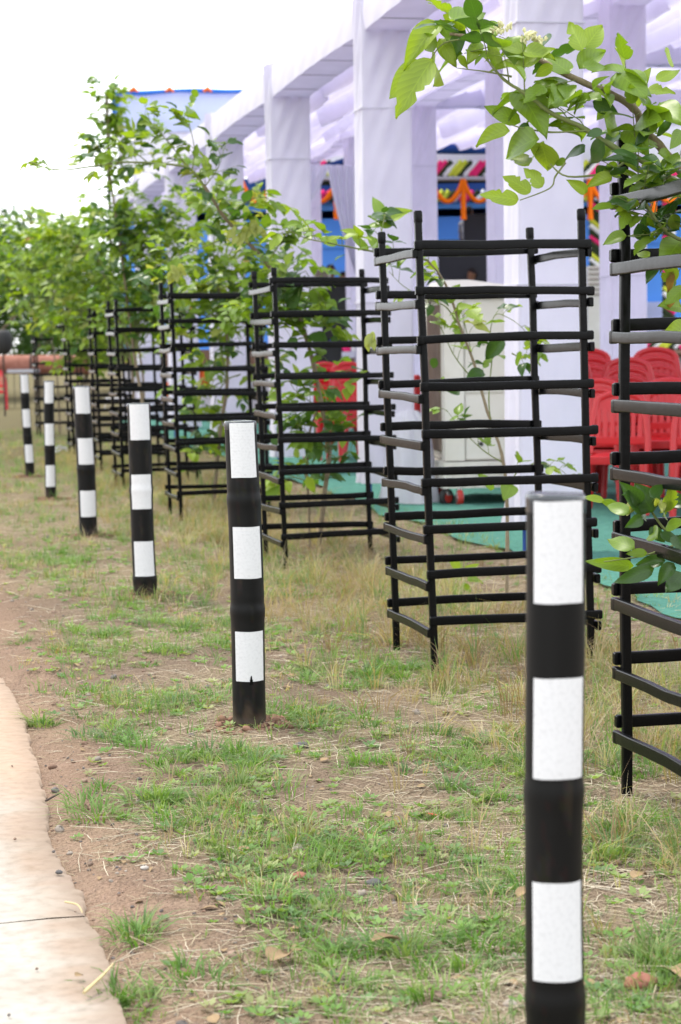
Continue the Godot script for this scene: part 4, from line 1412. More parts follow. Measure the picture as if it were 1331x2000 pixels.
	put_leaves(o, out)

	# 4 to 8: farther guards, the crowns run together
	var specs := [
		["bushy sapling in the guard right behind the second-row bollards, dark lower leaves", [[415, 990], [428, 860, .02], [445, 740, .016], [440, 620, .012], [420, 540, .008]], [[435, 720, .42, .75, 17, 2], [405, 610, .50, .45, 16, 1], [470, 560, .4, .4, 10, 1], [425, 440, .45, .35, 9, 2], [440, 890, .3, .25, 5, 0]]],
		["sapling with a tall straight leader higher than the pale stage corner", [[285, 935], [280, 800, .022], [262, 690, .02], [238, 500, .016], [215, 330, .012], [210, 190, .008]], [[258, 560, .42, .6, 18, 0], [230, 450, .28, .42, 10, 0], [290, 610, .4, .35, 12, 1], [212, 290, .12, .42, 8, 1], [300, 290, .35, .25, 5, 1], [320, 480, .42, .4, 10, 1], [295, 400, .5, .3, 9, 1], [212, 200, .12, .14, 4, 2]]],
		["sapling with twin pale trunks and a spreading light green crown", [[258, 905], [262, 800, .02], [255, 700, .018], [225, 600, .014], [190, 500, .01]], [[190, 490, .75, .55, 22, 1], [235, 600, .5, .4, 12, 1], [160, 610, .5, .4, 12, 2], [150, 440, .45, .3, 9, 1]]],
		["low bushy sapling with yellow young shoots over its guard", [[190, 880], [188, 800, .03], [180, 720, .025], [165, 640, .015]], [[150, 640, .62, .5, 16, 3], [105, 570, .8, .6, 16, 1], [100, 480, .7, .4, 12, 1], [190, 690, .5, .35, 10, 2]]],
		["farthest caged sapling, its crown merging with the dark trees", [[118, 850], [115, 790, .03], [110, 720, .025], [95, 620, .02]], [[60, 555, .9, .5, 18, 0], [40, 480, .8, .5, 14, 1], [110, 455, .7, .3, 8, 1]]]]
	var sz := [.12, .12, .12, .13, .15]
	for i in specs.size():
		var sp: Array = specs[i]
		out = []; st = MB.new()
		base = gp(sp[1][0][0], sp[1][0][1])
		z = -base.z
		o = thing("sapling", sp[0], "sapling", base, "caged saplings")
		var pts := [base - Vector3(0, .1, 0)]
		for k in range(1, sp[1].size()):
			pts.append(at(sp[1][k][0], sp[1][k][1], z))
		branch(o, pts, .022, .008, "bark", "trunk")
		if i == 2:
			branch(o, [base + Vector3(.12, -.1, 0)] + P([[282, 800, z], [275, 700, z], [250, 620, z]]), .018, .01, "bark", "trunk")
		for c in sp[2]:
			var from: Vector3 = pts[pts.size() - 1]
			var ctr := at(c[0], c[1], z)
			for q in pts:
				if absf(q.y - ctr.y + .3) < absf(from.y - ctr.y + .3):
					from = q
			w = [[7, 6, 2, .2, .25], [3, 6, 4, .4, .1], [2, 5, 6, 1.2, 0], [2, 4, 5, 5, 0]][c[5]]
			crown(out, st, from, ctr, Vector3(c[2], c[3], c[2]), int(c[4] * [1.5, 1.9, 2.2, 2.2, 2.6][i]), 4, sz[i], w)
		part(o, "twigs", st.done(), M.bark_green).set_meta("kind", "stuff")
		put_leaves(o, out, 300 if i < 4 else 120)


# ---------------------------------------------------------------- far trees
func make_trees() -> void:
	var list := [["dark dense tree at the far left of the yard", -25, 58.0, 2.4, 7.2, 0], ["dark broad tree behind the rusty boiler", 75, 62.0, 2.8, 6.2, 0], ["mid green tree beyond the farthest tree guards", 165, 66.0, 2.2, 5.6, 1], ["low green tree behind the orange stalls", 265, 70.0, 2.2, 4.9, 1],
		["pale green tree partly behind the leader of the tall sapling", 330, 74.0, 2.0, 4.6, 1], ["tall dark tree standing out beyond the verge", -150, 60.0, 3.0, 6.0, 0]]
	for e in list:
		var d: float = e[2]
		var c := at(e[1], 690, d)
		c.y = 0
		var o := thing("tree", e[0], "tree", c, "trees beyond the yard")
		var top: float = e[4]
		var r: float = e[3]
		var mb := MB.new()
		mb.tube(spline([c - Vector3(0, .2, 0), c + Vector3(R(-.1, .1), top * .25, 0), c + Vector3(R(-.3, .3), top * .55, 0), c + Vector3(R(-.3, .3), top * .8, 0)], 3), PackedFloat32Array([.17, .16, .15, .14, .12, .11, .09, .08, .07, .04]), 8)
		for k in 7:
			var a := R(0, TAU)
			var p := c + Vector3(0, top * R(.2, .5), 0)
			mb.tube(spline([p, p + Vector3(cos(a) * r * .4, top * .12, sin(a) * r * .4), p + Vector3(cos(a) * r * .8, top * .25, sin(a) * r * .8)], 3), PackedFloat32Array([.07, .06, .05, .045, .04, .03, .02]), 6)
		part(o, "trunk", mb.done(), M.bark)
		var xf := []
		var tint := []
		for k in 85:
			var q := Vector3(R(-1, 1), R(-1, 1), R(-1, 1))
			while q.length() > 1.0:
				q = Vector3(R(-1, 1), R(-1, 1), R(-1, 1))
			q = q.normalized() * pow(q.length(), .45)
			var h := top * .56
			var p := c + Vector3(q.x * r, top - h + .1 + (q.y * .5 + .5 - .45) * h * 1.05, q.z * r)
			p.y = maxf(p.y, .5)
			var bright := R(.6, 1.2)
			for j in 42:
				var v := Vector3(R(-1, 1), R(-.8, .8), R(-1, 1)) * .42
				xf.append(leaf_xf(p + v, Vector3(R(-1, 1), R(-.9, .4), R(-1, 1)), Vector3(R(-.6, .6), 1, R(-.6, .6)).normalized(), R(.15, .24)))
				tint.append(([Color(.05, .11, .025), Color(.10, .19, .03)][e[5]] as Color) * bright * R(.75, 1.25))
		many(o, "foliage", leaf_far, M.foliage, xf, tint)


# ---------------------------------------------------------------- odds and ends of the yard
func make_yard() -> void:
	# rusty boiler on a stand
	var d := 50.0
	var c := at(90, 712, d)
	var o := thing("boiler", "long rusty iron boiler drum on a thin-legged stand, beyond the farthest bollard", "boiler", Vector3(c.x, 0, -d))
	var mb := MB.new()
	var p0 := at(-70, 712, d)
	var p1 := at(196, 712, d)
	mb.tube(PackedVector3Array([p0, p0.lerp(p1, .01), p0.lerp(p1, .5), p0.lerp(p1, .99), p1]), PackedFloat32Array([.15, .235, .235, .235, .15]), 20)
	part(o, "drum", mb.done(), M.rust)
	mb = MB.new()
	for f in [.05, .5, .95]:
		var q := p0.lerp(p1, f)
		mb.tube(PackedVector3Array([q - Vector3(.03, 0, 0), q + Vector3(.03, 0, 0)]), PackedFloat32Array([.25, .25]), 20)
	part(o, "hoops", mb.done(), M.rust_dark)
	mb = MB.new()
	var f0 := at(176, 706, d - .3)
	mb.tube(PackedVector3Array([f0 + Vector3(0, .1, 0), f0 + Vector3(0, -.02, 0), f0 + Vector3(.02, -.22, 0)]), PackedFloat32Array([.17, .15, .04]), 12)
	part(o, "funnel", mb.done(), M.rust)
	part(o, "shelf", slab(14, 722, 76, 727, d - .4, .5), M.grey_pipe)
	for x in [13, 27, 72, 130, 190]:
		part(o, "leg", slab(x, 727, x + 3, 797, d - .3, .05), M.rust_dark)
	# dark bin
	var bc := at(6, 668, 44.0)
	mb = MB.new()
	var S := []
	for e in [[.02, .27], [.12, .26], [.19, .2], [.22, .08], [.215, -.08], [.16, -.22], [.1, -.27]]:
		var row := PackedVector3Array()
		for i in 18:
			row.append(bc + Vector3(cos(TAU * i / 18) * e[0], e[1], sin(TAU * i / 18) * e[0]))
		S.append(row)
	mb.sheet(S, true)
	o = thing("water_drum", "rounded black plastic water drum on a post at the left end of the yard", "drum", Vector3(bc.x, 0, bc.z))
	part(o, "drum", mb.done(), M.rubber)
	mb = MB.new()
	mb.tube(PackedVector3Array([Vector3(bc.x, -.1, bc.z), bc - Vector3(0, .26, 0)]), PackedFloat32Array([.022, .022]), 8)
	part(o, "post", mb.done(), M.rust_dark)
	# stalls with orange cloth and white tops
	for e in [[205, 330, 779, 46.0, "long table with a white top and thin metal trestles behind the twin-trunked sapling"], [380, 440, 716, 40.0, "table draped in orange cloth behind the bushy sapling"], [300, 345, 744, 42.0, "narrow table draped in orange cloth beside the pale trunks"]]:
		var a := at(e[0], e[2], e[3])
		var b := at(e[1], e[2], e[3])
		var cc := (a + b) / 2
		var t := thing("table", e[4], "table", Vector3(cc.x, 0, cc.z))
		mb = MB.new()
		mb.box(cc, Vector3((b.x - a.x) / 2, 0, 0), Vector3(0, .02, 0), Vector3(0, 0, .35))
		part(t, "table_top", mb.done(), M.cloth_white)
		if e[0] == 205:
			for k in 4:
				var x := lerpf(a.x + .05, b.x - .05, k / 3.0)
				mb = MB.new()
				mb.tube(PackedVector3Array([Vector3(x - .08, 0, cc.z), Vector3(x, cc.y - .02, cc.z), Vector3(x + .08, 0, cc.z)]), PackedFloat32Array([.015, .015, .015]), 6)
				part(t, "trestle", mb.done(), M.steel)
		else:
			S = []
			for j in 8:
				var row := PackedVector3Array()
				for i in 40:
					var g := i / 39.0
					row.append(Vector3(lerpf(a.x, b.x, g), lerpf(cc.y - .022, cc.y * .5, j / 7.0), cc.z + .36 + .02 * (1 + j * .3) * sin(g * 38.0)))
				S.append(row)
			mb = MB.new()
			mb.sheet(S, false, Vector3.BACK)
			part(t, "table_cloth", mb.done(), M.orange_cloth)
			for k in 4:
				var x := a.x + .04 if k % 2 else b.x - .04
				mb = MB.new()
				mb.box(Vector3(x, cc.y / 2 - .01, cc.z + (.3 if k < 2 else -.3)), Vector3(.02, 0, 0), Vector3(0, cc.y / 2 - .012, 0), Vector3(0, 0, .02))
				part(t, "leg", mb.done(), M.wood_grey)
	# weathered board post
	var wp := gp(430, 822)
	o = thing("board_post", "broad weathered timber post beside the far marquee column", "post", wp)
	var pz := -wp.z
	for k in 3:
		part(o, "plank", slab(412 + k * 11, 704 + k * 2, 422.5 + k * 11, 824, pz, .06), M.wood_grey)
	# white cloth heaped against the marquee column
	var g := gp(798, 986)
	S = []
	for e in [[.26, .0], [.25, .06], [.23, .2], [.22, .4], [.20, .6], [.17, .75], [.10, .83], [.02, .85]]:
		var row := PackedVector3Array()
		for i in 60:
			var a := TAU * i / 60
			var k: float = e[0] * (1.0 + .07 * sin(a * 7.0 + e[1] * 5.0) + .05 * sin(a * 13.0 - e[1] * 9.0) + .08 * n2.get_noise_2d(a * 2.0, e[1] * 4.0))
			row.append(Vector3(cos(a) * k, e[1], sin(a) * k * .8))
		S.append(row)
	mb = MB.new()
	mb.sheet(S, true)
	lone("cloth_bundle", mb.done(), M.cloth_white, "white cloth bundle standing on the carpet at the foot of the marquee column", "cloth bundle", g)
	var rp := gp(818, 975)
	mb = MB.new()
	mb.tube(PackedVector3Array([Vector3(0, -.05, 0), Vector3(0, 1.12, 0), Vector3(0, 1.14, 0)]), PackedFloat32Array([.035, .035, .02]), 10)
	lone("red_post", mb.done(), M.red_plastic, "thin red upright post between the white cloth bundle and the cooler", "post", rp)
	# white table with things on it, behind the red chairs
	var ta := at(668, 692, 33.0)
	var tb := at(760, 692, 33.0)
	var tc := (ta + tb) / 2
	o = thing("table", "narrow white table with a brown edge and small gifts behind the stacked red chairs", "table", Vector3(tc.x, 0, tc.z))
	mb = MB.new(); mb.box(tc, Vector3((tb.x - ta.x) / 2, 0, 0), Vector3(0, .05, 0), Vector3(0, 0, .3)); part(o, "table_top", mb.done(), M.cloth_white)
	mb = MB.new(); mb.box(tc - Vector3(0, .09, 0), Vector3((tb.x - ta.x) / 2 + .02, 0, 0), Vector3(0, .035, 0), Vector3(0, 0, .31)); part(o, "table_edge", mb.done(), M.bamboo_rail)
	for k in 3:
		mb = MB.new(); mb.box(Vector3(lerpf(ta.x + .1, tb.x - .1, k / 2.0), tc.y / 2 - .08, tc.z), Vector3(.025, 0, 0), Vector3(0, tc.y / 2 - .05, 0), Vector3(0, 0, .02)); part(o, "leg", mb.done(), M.steel)
	for e in [[678, 685, "petals_pink", "small pink packet on the narrow white table"], [693, 684, "petals_white", "small white bowl on the narrow white table"]]:
		var q := Vector3(at(e[0], e[1], 33.0).x, tc.y + .05, -33.0)
		mb = MB.new()
		mb.tube(PackedVector3Array([Vector3.ZERO, Vector3(0, .04, 0), Vector3(0, .1, 0)]), PackedFloat32Array([.05, .08, .06]), 9)
		lone("packet" if e[2] == "petals_pink" else "bowl", mb.done(), M[e[2]], e[3], "packet" if e[2] == "petals_pink" else "bowl", q)

func make_people() -> void:
	var deck := at(900, 686, 42.0).y
	person("person in a teal shirt standing before the black screen on the stage", Vector3(at(924, 600, 41.6).x, deck, -41.6), -1.0, Color(.02, .12, .14), Color(.02, .02, .03), 1.72, false, .3)
	person("person in a grey shirt up behind the top edge of the black screen", Vector3(at(916, 470, 43.2).x, at(900, 402, 43.2).y - 1.7, -43.2), 2.6, Color(.22, .22, .24), Color(.02, .02, .03), 1.7, false, .5)
	person("person in a white shirt and black trousers, dark hair, near the flower pillar", Vector3(at(1171, 690, 42.3).x, deck, -42.3), 2.4, Color(.7, .7, .72), Color(.012, .012, .016), 1.58, false, .6, false)
	person("person with dark hair showing over the small cooler on the loudspeakers", Vector3(at(646, 520, 38.6).x, at(646, 516, 38.6).y - 1.7, -38.6), 0.3, Color(.30, .38, .52), Color(.03, .03, .04), 1.7, false, .2)
	person("person in a pale blue shirt beside the black loudspeaker", Vector3(at(672, 560, 41.0).x, at(672, 530, 41.0).y - 1.68, -41.0), -.6, Color(.40, .50, .66), Color(.02, .02, .03), 1.68, false, .7, false)
	person("person in a royal blue top seated at the narrow white table", Vector3(at(707, 660, 33.9).x, .45, -33.9), PI, Color(.02, .04, .42), Color(.03, .03, .05), 1.66, true, .5)
	# what carries those behind the screen and the speakers
	for e in [[880, 945, at(900, 402, 43.2).y - 1.7, 43.2, "low dark riser behind the black screen, under the person in grey"], [618, 690, at(646, 516, 38.6).y - 1.7, 39.7, "dark riser behind the black loudspeakers"]]:
		var a := at(e[0], 600, e[3])
		var b := at(e[1], 600, e[3])
		var mb := MB.new()
		mb.box(Vector3(0, e[2] / 2 - .002, 0), Vector3((b.x - a.x) / 2, 0, 0), Vector3(0, e[2] / 2, 0), Vector3(0, 0, .4 if e[0] > 700 else 1.7))
		lone("riser", mb.done(), M.screen_black, e[4], "riser", Vector3((a.x + b.x) / 2, 0, -e[3]))
	var mb := MB.new()
	var p := Vector3(at(707, 660, 33.9).x, 0, -33.9)
	mb.box(Vector3(0, .45 * .5 + .23, 0), Vector3(.22, 0, 0), Vector3(0, .23, 0), Vector3(0, 0, .2))
	mb.box(Vector3(0, .12, 0), Vector3(.2, 0, 0), Vector3(0, .12, 0), Vector3(0, 0, .18))
	lone("stool", mb.done(), M.wood_grey, "plain wooden box seat under the person in royal blue", "stool", p)


# ---------------------------------------------------------------- grass, litter, stones
func tuft(blades: int, spread: float, hgt: float, lean: float, width: float, segs := 3) -> ArrayMesh:
	var b := MB.new()
	for i in blades:
		var a := R(0, TAU)
		var p := Vector3(cos(a), 0, sin(a)) * spread * sqrt(rng.randf())
		var out := Vector3(cos(a + R(-.6, .6)), 0, sin(a + R(-.6, .6))).normalized()
		var h := hgt * R(.45, 1.1)
		var ln := lean * R(.3, 1.3)
		var sd := out.cross(Vector3.UP).normalized().rotated(out, R(-.5, .5))
		var S := []
		var sh := R(.8, 1.15)
		b.col = Color(sh, sh, sh)
		for j in segs + 1:
			var t := j / float(segs)
			var q := p + Vector3.UP * h * (t - .35 * ln * t * t * t) + out * h * ln * t * t
			var w := width * (1.0 - t * t * .96) * (.7 + .3 * sin(PI * minf(t * 2, 1)))
			S.append(PackedVector3Array([q - sd * w, q + sd * w]))
		b.sheet(S, false, (out * -.4 + Vector3.UP).normalized())
	return b.done()

func make_grass() -> void:
	var green := [Color(.12, .225, .05), Color(.165, .27, .07), Color(.22, .29, .10), Color(.125, .21, .08), Color(.27, .29, .13)]
	var dryc := [Color(.40, .30, .17), Color(.34, .25, .15), Color(.44, .37, .24), Color(.27, .18, .11)]
	var short_t := [tuft(9, .02, .045, .9, .0016, 2), tuft(7, .03, .03, 1.1, .0022, 2), tuft(12, .035, .055, .8, .0014, 2)]
	var clump := [tuft(40, .06, .085, 1.3, .0033), tuft(34, .05, .105, 1.1, .0030), tuft(54, .085, .07, 1.5, .0031)]
	var tall := [tuft(18, .06, .30, .9, .0026), tuft(12, .05, .36, 1.0, .0023), tuft(24, .09, .22, 1.3, .0026)]
	var weed := MB.new()
	for i in 7:
		var a := TAU * i / 7.0 + R(-.3, .3)
		var dir := Vector3(cos(a), R(.3, .8), sin(a)).normalized()
		var s := R(.012, .02)
		var x := leaf_xf(dir * .008 + Vector3(0, .004, 0), dir, Vector3.UP, s)
		weed.sheet([PackedVector3Array([x * Vector3(-.05, 0, 0), x * Vector3(.05, 0, 0)]), PackedVector3Array([x * Vector3(-.38, .05, -.45), x * Vector3(.38, .05, -.45)]), PackedVector3Array([x * Vector3(-.04, 0, -1), x * Vector3(.04, 0, -1)])])
	var weed_m := weed.done()
	var xs := {}
	var cs := {}
	var put := func(k: String, v: int, x: float, d: float, s: float, c: Color, tall_s := 1.0) -> void:
		var key := k + str(v)
		if not xs.has(key):
			xs[key] = []; cs[key] = []
		var bs := Basis(Vector3.UP, R(0, TAU)) * Basis.from_scale(Vector3(s, s * tall_s, s))
		bs = Basis.from_euler(Vector3(R(-.2, .2), 0, R(-.2, .2))) * bs
		xs[key].append(Transform3D(bs, Vector3(x, gh(x, -d) - .004, -d)))
		cs[key].append(c)
	var inside := func(d: float) -> float:
		return R(-.235, .235) * d * (1.0 + 1.2 / d)
	var free := func(x: float, d: float) -> bool:                   # not on the carpet
		var q := Vector3(x, 0, -d) - TENT
		return q.dot(V) < .15 + .15 * n1.get_noise_2d(d * .9, 55.0)
	# short grass everywhere it grows, thinner with distance as it grows larger in clumps
	for i in 60000:
		var d := 3.2 + 32.0 * pow(rng.randf(), 1.9)
		var x: float = inside.call(d)
		var g := green_at(x, d)
		if rng.randf() > g * g * .62 or not free.call(x, d):
			continue
		var c: Color = green[rng.randi() % 5]
		if rng.randf() < .18:
			c = dryc[rng.randi() % 4]
		put.call("short", rng.randi() % 3, x, d, R(.7, 1.5) * (1.0 + d * .035), c * R(.85, 1.3))
	for i in 950:
		var d := 3.4 + 30.0 * pow(rng.randf(), 1.5)
		var x: float = inside.call(d)
		if rng.randf() > pow(green_at(x, d), 2.5) or not free.call(x, d):
			continue
		put.call("clump", rng.randi() % 3, x, d, R(.35, .95), green[rng.randi() % 5] * R(.85, 1.15))
	# clumps where they stand: photograph position, radius in metres, how many
	for e in [[380, 1500, .22, 12], [330, 1470, .2, 7], [500, 1545, .22, 11], [470, 1490, .15, 5], [745, 1500, .16, 7], [880, 1490, .25, 9], [960, 1475, .25, 8], [255, 1215, .22, 7], [170, 1250, .35, 11], [375, 1222, .22, 7], [560, 1780, .1, 5], [880, 1855, .2, 13], [800, 1860, .12, 5],
		[640, 1850, .14, 6], [960, 1850, .15, 6], [245, 1825, .08, 4], [310, 1910, .12, 4], [250, 1950, .07, 5], [700, 1335, .25, 11], [800, 1310, .25, 12], [650, 1320, .2, 7], [105, 1410, .14, 6], [235, 1435, .14, 6], [380, 1385, .2, 7], [335, 1290, .2, 6], [545, 1400, .14, 8], [400, 1260, .2, 5], [1270, 1640, .2, 9],
		[1190, 1500, .2, 8], [1290, 1500, .25, 9], [1230, 1660, .12, 6], [290, 1590, .2, 8], [250, 1570, .2, 8], [390, 1610, .2, 6], [600, 1630, .15, 4], [690, 1670, .1, 4], [530, 1700, .15, 4], [920, 1560, .15, 5], [1300, 1860, .12, 4], [560, 1100, .2, 4], [100, 1080, .3, 5], [130, 1100, .2, 4], [620, 1400, .2, 5], [980, 1430, .25, 7], [860, 1600, .12, 3], [1000, 1560, .2, 4], [990, 1990, .2, 4], [700, 1960, .1, 3]]:
		var c := gp(e[0], e[1])
		for k in int(e[3] * 1.05):
			var a := R(0, TAU)
			var q: float = e[2] * sqrt(rng.randf())
			put.call("clump", rng.randi() % 3, c.x + cos(a) * q, -c.z + sin(a) * q * 1.2, R(.55, 1.05), green[rng.randi() % 4] * R(.9, 1.25))
	for i in 9000:
		var d := 3.3 + 12.0 * pow(rng.randf(), 1.6)
		var x: float = inside.call(d)
		if rng.randf() < green_at(x, d) and free.call(x, d):
			put.call("weed", 0, x, d, R(.7, 1.5), green[rng.randi() % 5] * R(.9, 1.3))
	# tall dry grass about the guards
	for i in 2700:
		var d := 4.6 + 22.0 * pow(rng.randf(), 1.2)
		var lx := .62 - .225 * (d - 8.76)
		var x := lx + rng.randfn(0.0, .42) + .12
		if not free.call(x, d) or path_side(x, d) < .8:
			continue
		if n2.get_noise_2d(x * 2.0, d * 2.0) < -.25:
			continue
		var c: Color = dryc[rng.randi() % 4] if rng.randf() < .78 else green[rng.randi() % 5]
		put.call("tall", rng.randi() % 3, x, d, R(.35, .95), c * R(.85, 1.2))
	var holder := Node3D.new()
	for key in xs:
		var k: String = key.left(key.length() - 1)
		var v := int(key.right(1))
		var m: ArrayMesh = short_t[v] if k == "short" else clump[v] if k == "clump" else tall[v] if k == "tall" else weed_m
		var o := many(self, {"short": "short_grass", "clump": "grass_clumps", "tall": "tall_dry_grass", "weed": "small_weeds"}[k], m, M.grass, xs[key], cs[key])
		o.set_meta("label", {"short": "short thin green grass scattered over the bare verge", "clump": "thick green grass clumps on the verge", "tall": "tall dry grass stalks about the feet of the tree guards", "weed": "small round-leaved weeds low on the verge"}[k])
		o.set_meta("category", "grass" if k != "weed" else "weeds")
	holder.free()
	# straw lying flat, chips and pebbles
	var straw := MB.new()
	straw.tube(PackedVector3Array([Vector3(-.5, 0, 0), Vector3(-.15, .03, .04), Vector3(.2, .02, -.02), Vector3(.5, 0, .05)]), PackedFloat32Array([.010, .014, .012, .005]), 4, false)
	var straw_m := straw.done()
	var lie := []
	var lc := []
	for i in 95000:
		var d := 3.2 + 17.0 * pow(rng.randf(), 1.7)
		var x: float = inside.call(d)
		if path_side(x, d) < R(-.1, .5) and rng.randf() < .93 or not free.call(x, d):
			continue
		if rng.randf() > .55 + .8 * n2.get_noise_2d(x * 1.3 + 5, d * 1.3) + clampf(x + .1 * d - .5, 0, .6):
			continue
		var l := R(.02, .09) if rng.randf() < .85 else R(.1, .26)
		lie.append(Transform3D(Basis.from_euler(Vector3(R(-.1, .1), R(0, TAU), R(-.22, .22))) * Basis.from_scale(Vector3(l, minf(l, .09) * .9, minf(l, .09) * .9)), Vector3(x, gh(x, -d) + .004, -d)))
		lc.append(([Color(.44, .37, .26), Color(.34, .27, .19), Color(.24, .18, .13), Color(.50, .44, .34)][rng.randi() % 4] as Color) * R(.8, 1.15))
	var bits := []
	for i in 700:
		var d := 3.4 + 12.0 * pow(rng.randf(), 1.5)
		var x: float = inside.call(d)
		if path_side(x, d) < .05 or not free.call(x, d):
			continue
		bits.append(Transform3D(Basis.from_euler(Vector3(R(-.4, .4), R(0, TAU), R(-.4, .4))) * R(.015, .05), Vector3(x, gh(x, -d) + .006, -d)))
	many(self, "dry_leaf_bits", leaf_far, M.leaf_dry, bits)
	many(self, "straw_litter", straw_m, M.litter, lie, lc)
	var stone := MB.new()
	var S := []
	for j in 6:
		var row := PackedVector3Array()
		for i in 8:
			var a := TAU * i / 8
			var t := PI * j / 5.0
			var k := 1.0 + R(-.22, .22)
			row.append(Vector3(cos(a) * sin(t) * k, cos(t) * .6 * k, sin(a) * sin(t) * .8 * k))
		S.append(row)
	stone.sheet(S, true)
	var peb := []
	var pc := []
	for i in 9000:
		var d := 3.2 + 12.0 * pow(rng.randf(), 1.7)
		var x: float = inside.call(d)
		var q := path_side(x, d)
		if q < .02 and rng.randf() < .97 or q > .9 and rng.randf() < .55:
			continue
		var s := R(.002, .007) if rng.randf() < .93 else R(.008, .02)
		peb.append(Transform3D(Basis.from_euler(Vector3(R(-.4, .4), R(0, TAU), R(-.4, .4))) * s, Vector3(x, maxf(gh(x, -d), .012 if q < 0.0 else -1.0) + s * .25, -d)))
		pc.append(([Color(.18, .125, .095), Color(.21, .15, .115), Color(.12, .105, .10), Color(.24, .205, .175), Color(.17, .11, .08)][rng.randi() % 5] as Color) * R(.8, 1.3))
	for m in mounds:                                   # crumbs of turned earth about each bollard
		for i in 420:
			var a := R(0, TAU)
			var q: float = m.z * rng.randfn(.55, .32)
			var x: float = m.x + cos(a) * q
			var d: float = m.y + sin(a) * q
			var s := R(.003, .011) if rng.randf() < .9 else R(.012, .024)
			peb.append(Transform3D(Basis.from_euler(Vector3(R(-1, 1), R(0, TAU), R(-1, 1))) * s, Vector3(x, gh(x, -d) + s * .25, -d)))
			pc.append(Color(.20, .115, .08) * R(.75, 1.25))
	many(self, "earth_crumbs", stone.done(), M.litter, peb, pc)

func make_small_things() -> void:
	# fallen leaves and scraps that can be picked out
	for e in [[530, 1890, 570, 1865, .5, "dry", "large curled tan leaf lying by the grass below the second bollard"], [148, 1924, 165, 1918, .6, "dry", "pale dry leaf flat on the concrete path"], [725, 1855, 778, 1850, .35, "dry", "long dry leaf at the edge of a thick grass clump"],
		[1305, 1905, 1345, 1930, .6, "dry", "grey brown dead leaf lying right of the nearest bollard"], [1010, 1770, 1040, 1765, .5, "dry", "small pale dead leaf left of the nearest bollard"], [1236, 1738, 1262, 1730, .6, "dry", "crumpled beige leaf in the straw right of the nearest bollard"]]:
		var p := gp(e[0], e[1])
		var q := gp(e[2], e[3])
		p.y = gh(p.x, p.z) + .022
		q.y = gh(q.x, q.z) + .05
		if e[6].contains("path"):
			p.y = .02; q.y = .024
		var o := lone("fallen_leaf", leaf_mesh[3], M.leaf_dry, e[6], "leaf", p)
		var x := leaf_xf(p, q - p, Vector3(R(-.2, .2), 1, R(.1, .5)).normalized(), p.distance_to(q))
		x.basis.x *= e[4] * 1.7
		o.transform = x
	var red := gp(838, 1596)
	var mb := MB.new()
	mb.sheet([PackedVector3Array([Vector3(-.028, .006, .0), Vector3(-.01, .012, .008), Vector3(.016, .006, .012)]), PackedVector3Array([Vector3(-.022, .004, -.014), Vector3(.0, .008, -.012), Vector3(.03, .004, -.004)])])
	lone("scrap", mb.done(), M.red_plastic, "torn scrap of red plastic on bare soil in the verge", "scrap", Vector3(red.x, gh(red.x, red.z) + .004, red.z))
	for e in [[116, 1714, .0085, "small dark stone lying on the concrete path"], [730, 1719, .018, "dark rounded stone in the middle of the verge"], [585, 1712, .02, "brown half-buried stone beside short grass"], [470, 1625, .016, "slate grey stone at the edge of a grass patch"], [590, 1460, .02, "dark stone above the thick middle clump"], [283, 1703, .010, "flat pale stone at the edge of the red earth"], [1250, 1925, .03, "reddish rock on the earth right of the nearest bollard"]]:
		var p := gp(e[0], e[1])
		mb = MB.new()
		var S := []
		for j in 9:
			var row := PackedVector3Array()
			for i in 12:
				var a := TAU * i / 12
				var t := PI * j / 8.0
				var k: float = e[2] * (1.0 + .3 * n3.get_noise_3d(cos(a) * sin(t) * 40 + p.x * 90, cos(t) * 40, sin(a) * sin(t) * 40))
				row.append(Vector3(cos(a) * sin(t) * k * 1.2, cos(t) * .7 * k, sin(a) * sin(t) * k))
			S.append(row)
		mb.sheet(S, true)
		var m: StandardMaterial3D = M.rust if e[3].begins_with("reddish") or e[3].begins_with("brown") else M.stone
		lone("stone", mb.done(), M.concrete_stone if e[3].contains("pale") else m, e[3], "stone", Vector3(p.x, maxf(gh(p.x, p.z), .012 if e[0] < 150 else -1.0) + e[2] * .35, p.z))
	for e in [[165, 1958, 222, 1900, .004, "straw stalk lying across the broken edge of the path"], [90, 1578, 120, 1562, .003, "dark twig on the sandy shoulder"], [128, 1778, 162, 1800, .0025, "yellow-tipped stalk by the joint in the concrete"]]:
		var p := gp(e[0], e[1])
		var q := gp(e[2], e[3])
		p.y = .022; q.y = maxf(gh(q.x, q.z), .01) + .012
		mb = MB.new()
		mb.tube(spline([Vector3.ZERO, (q - p) * .5 + Vector3(.01, .006, 0), q - p], 4), PackedFloat32Array([e[4], e[4] * 1.1, e[4], e[4], e[4] * .9, e[4] * .8, e[4] * .7, e[4] * .6, e[4] * .4]), 6)
		lone("stalk", mb.done(), M.rust_dark if e[5].begins_with("dark") else M.straw, e[5], "stalk", p)
	# a loop of grey hose far down the verge
	var h := gp(122, 885)
	mb = MB.new()
	var path := PackedVector3Array()
	var rad := PackedFloat32Array()
	for i in 26:
		var a := lerpf(.6, 5.2, i / 25.0)
		path.append(Vector3(cos(a) * .09, .05 + .03 * sin(a * 2.0), sin(a) * .25)); rad.append(.014)
	mb.tube(path, rad, 8)
	lone("hose", mb.done(), M.grey_pipe, "short curl of grey hose on the far grass by the third bollard", "hose", Vector3(h.x, 0, h.z))


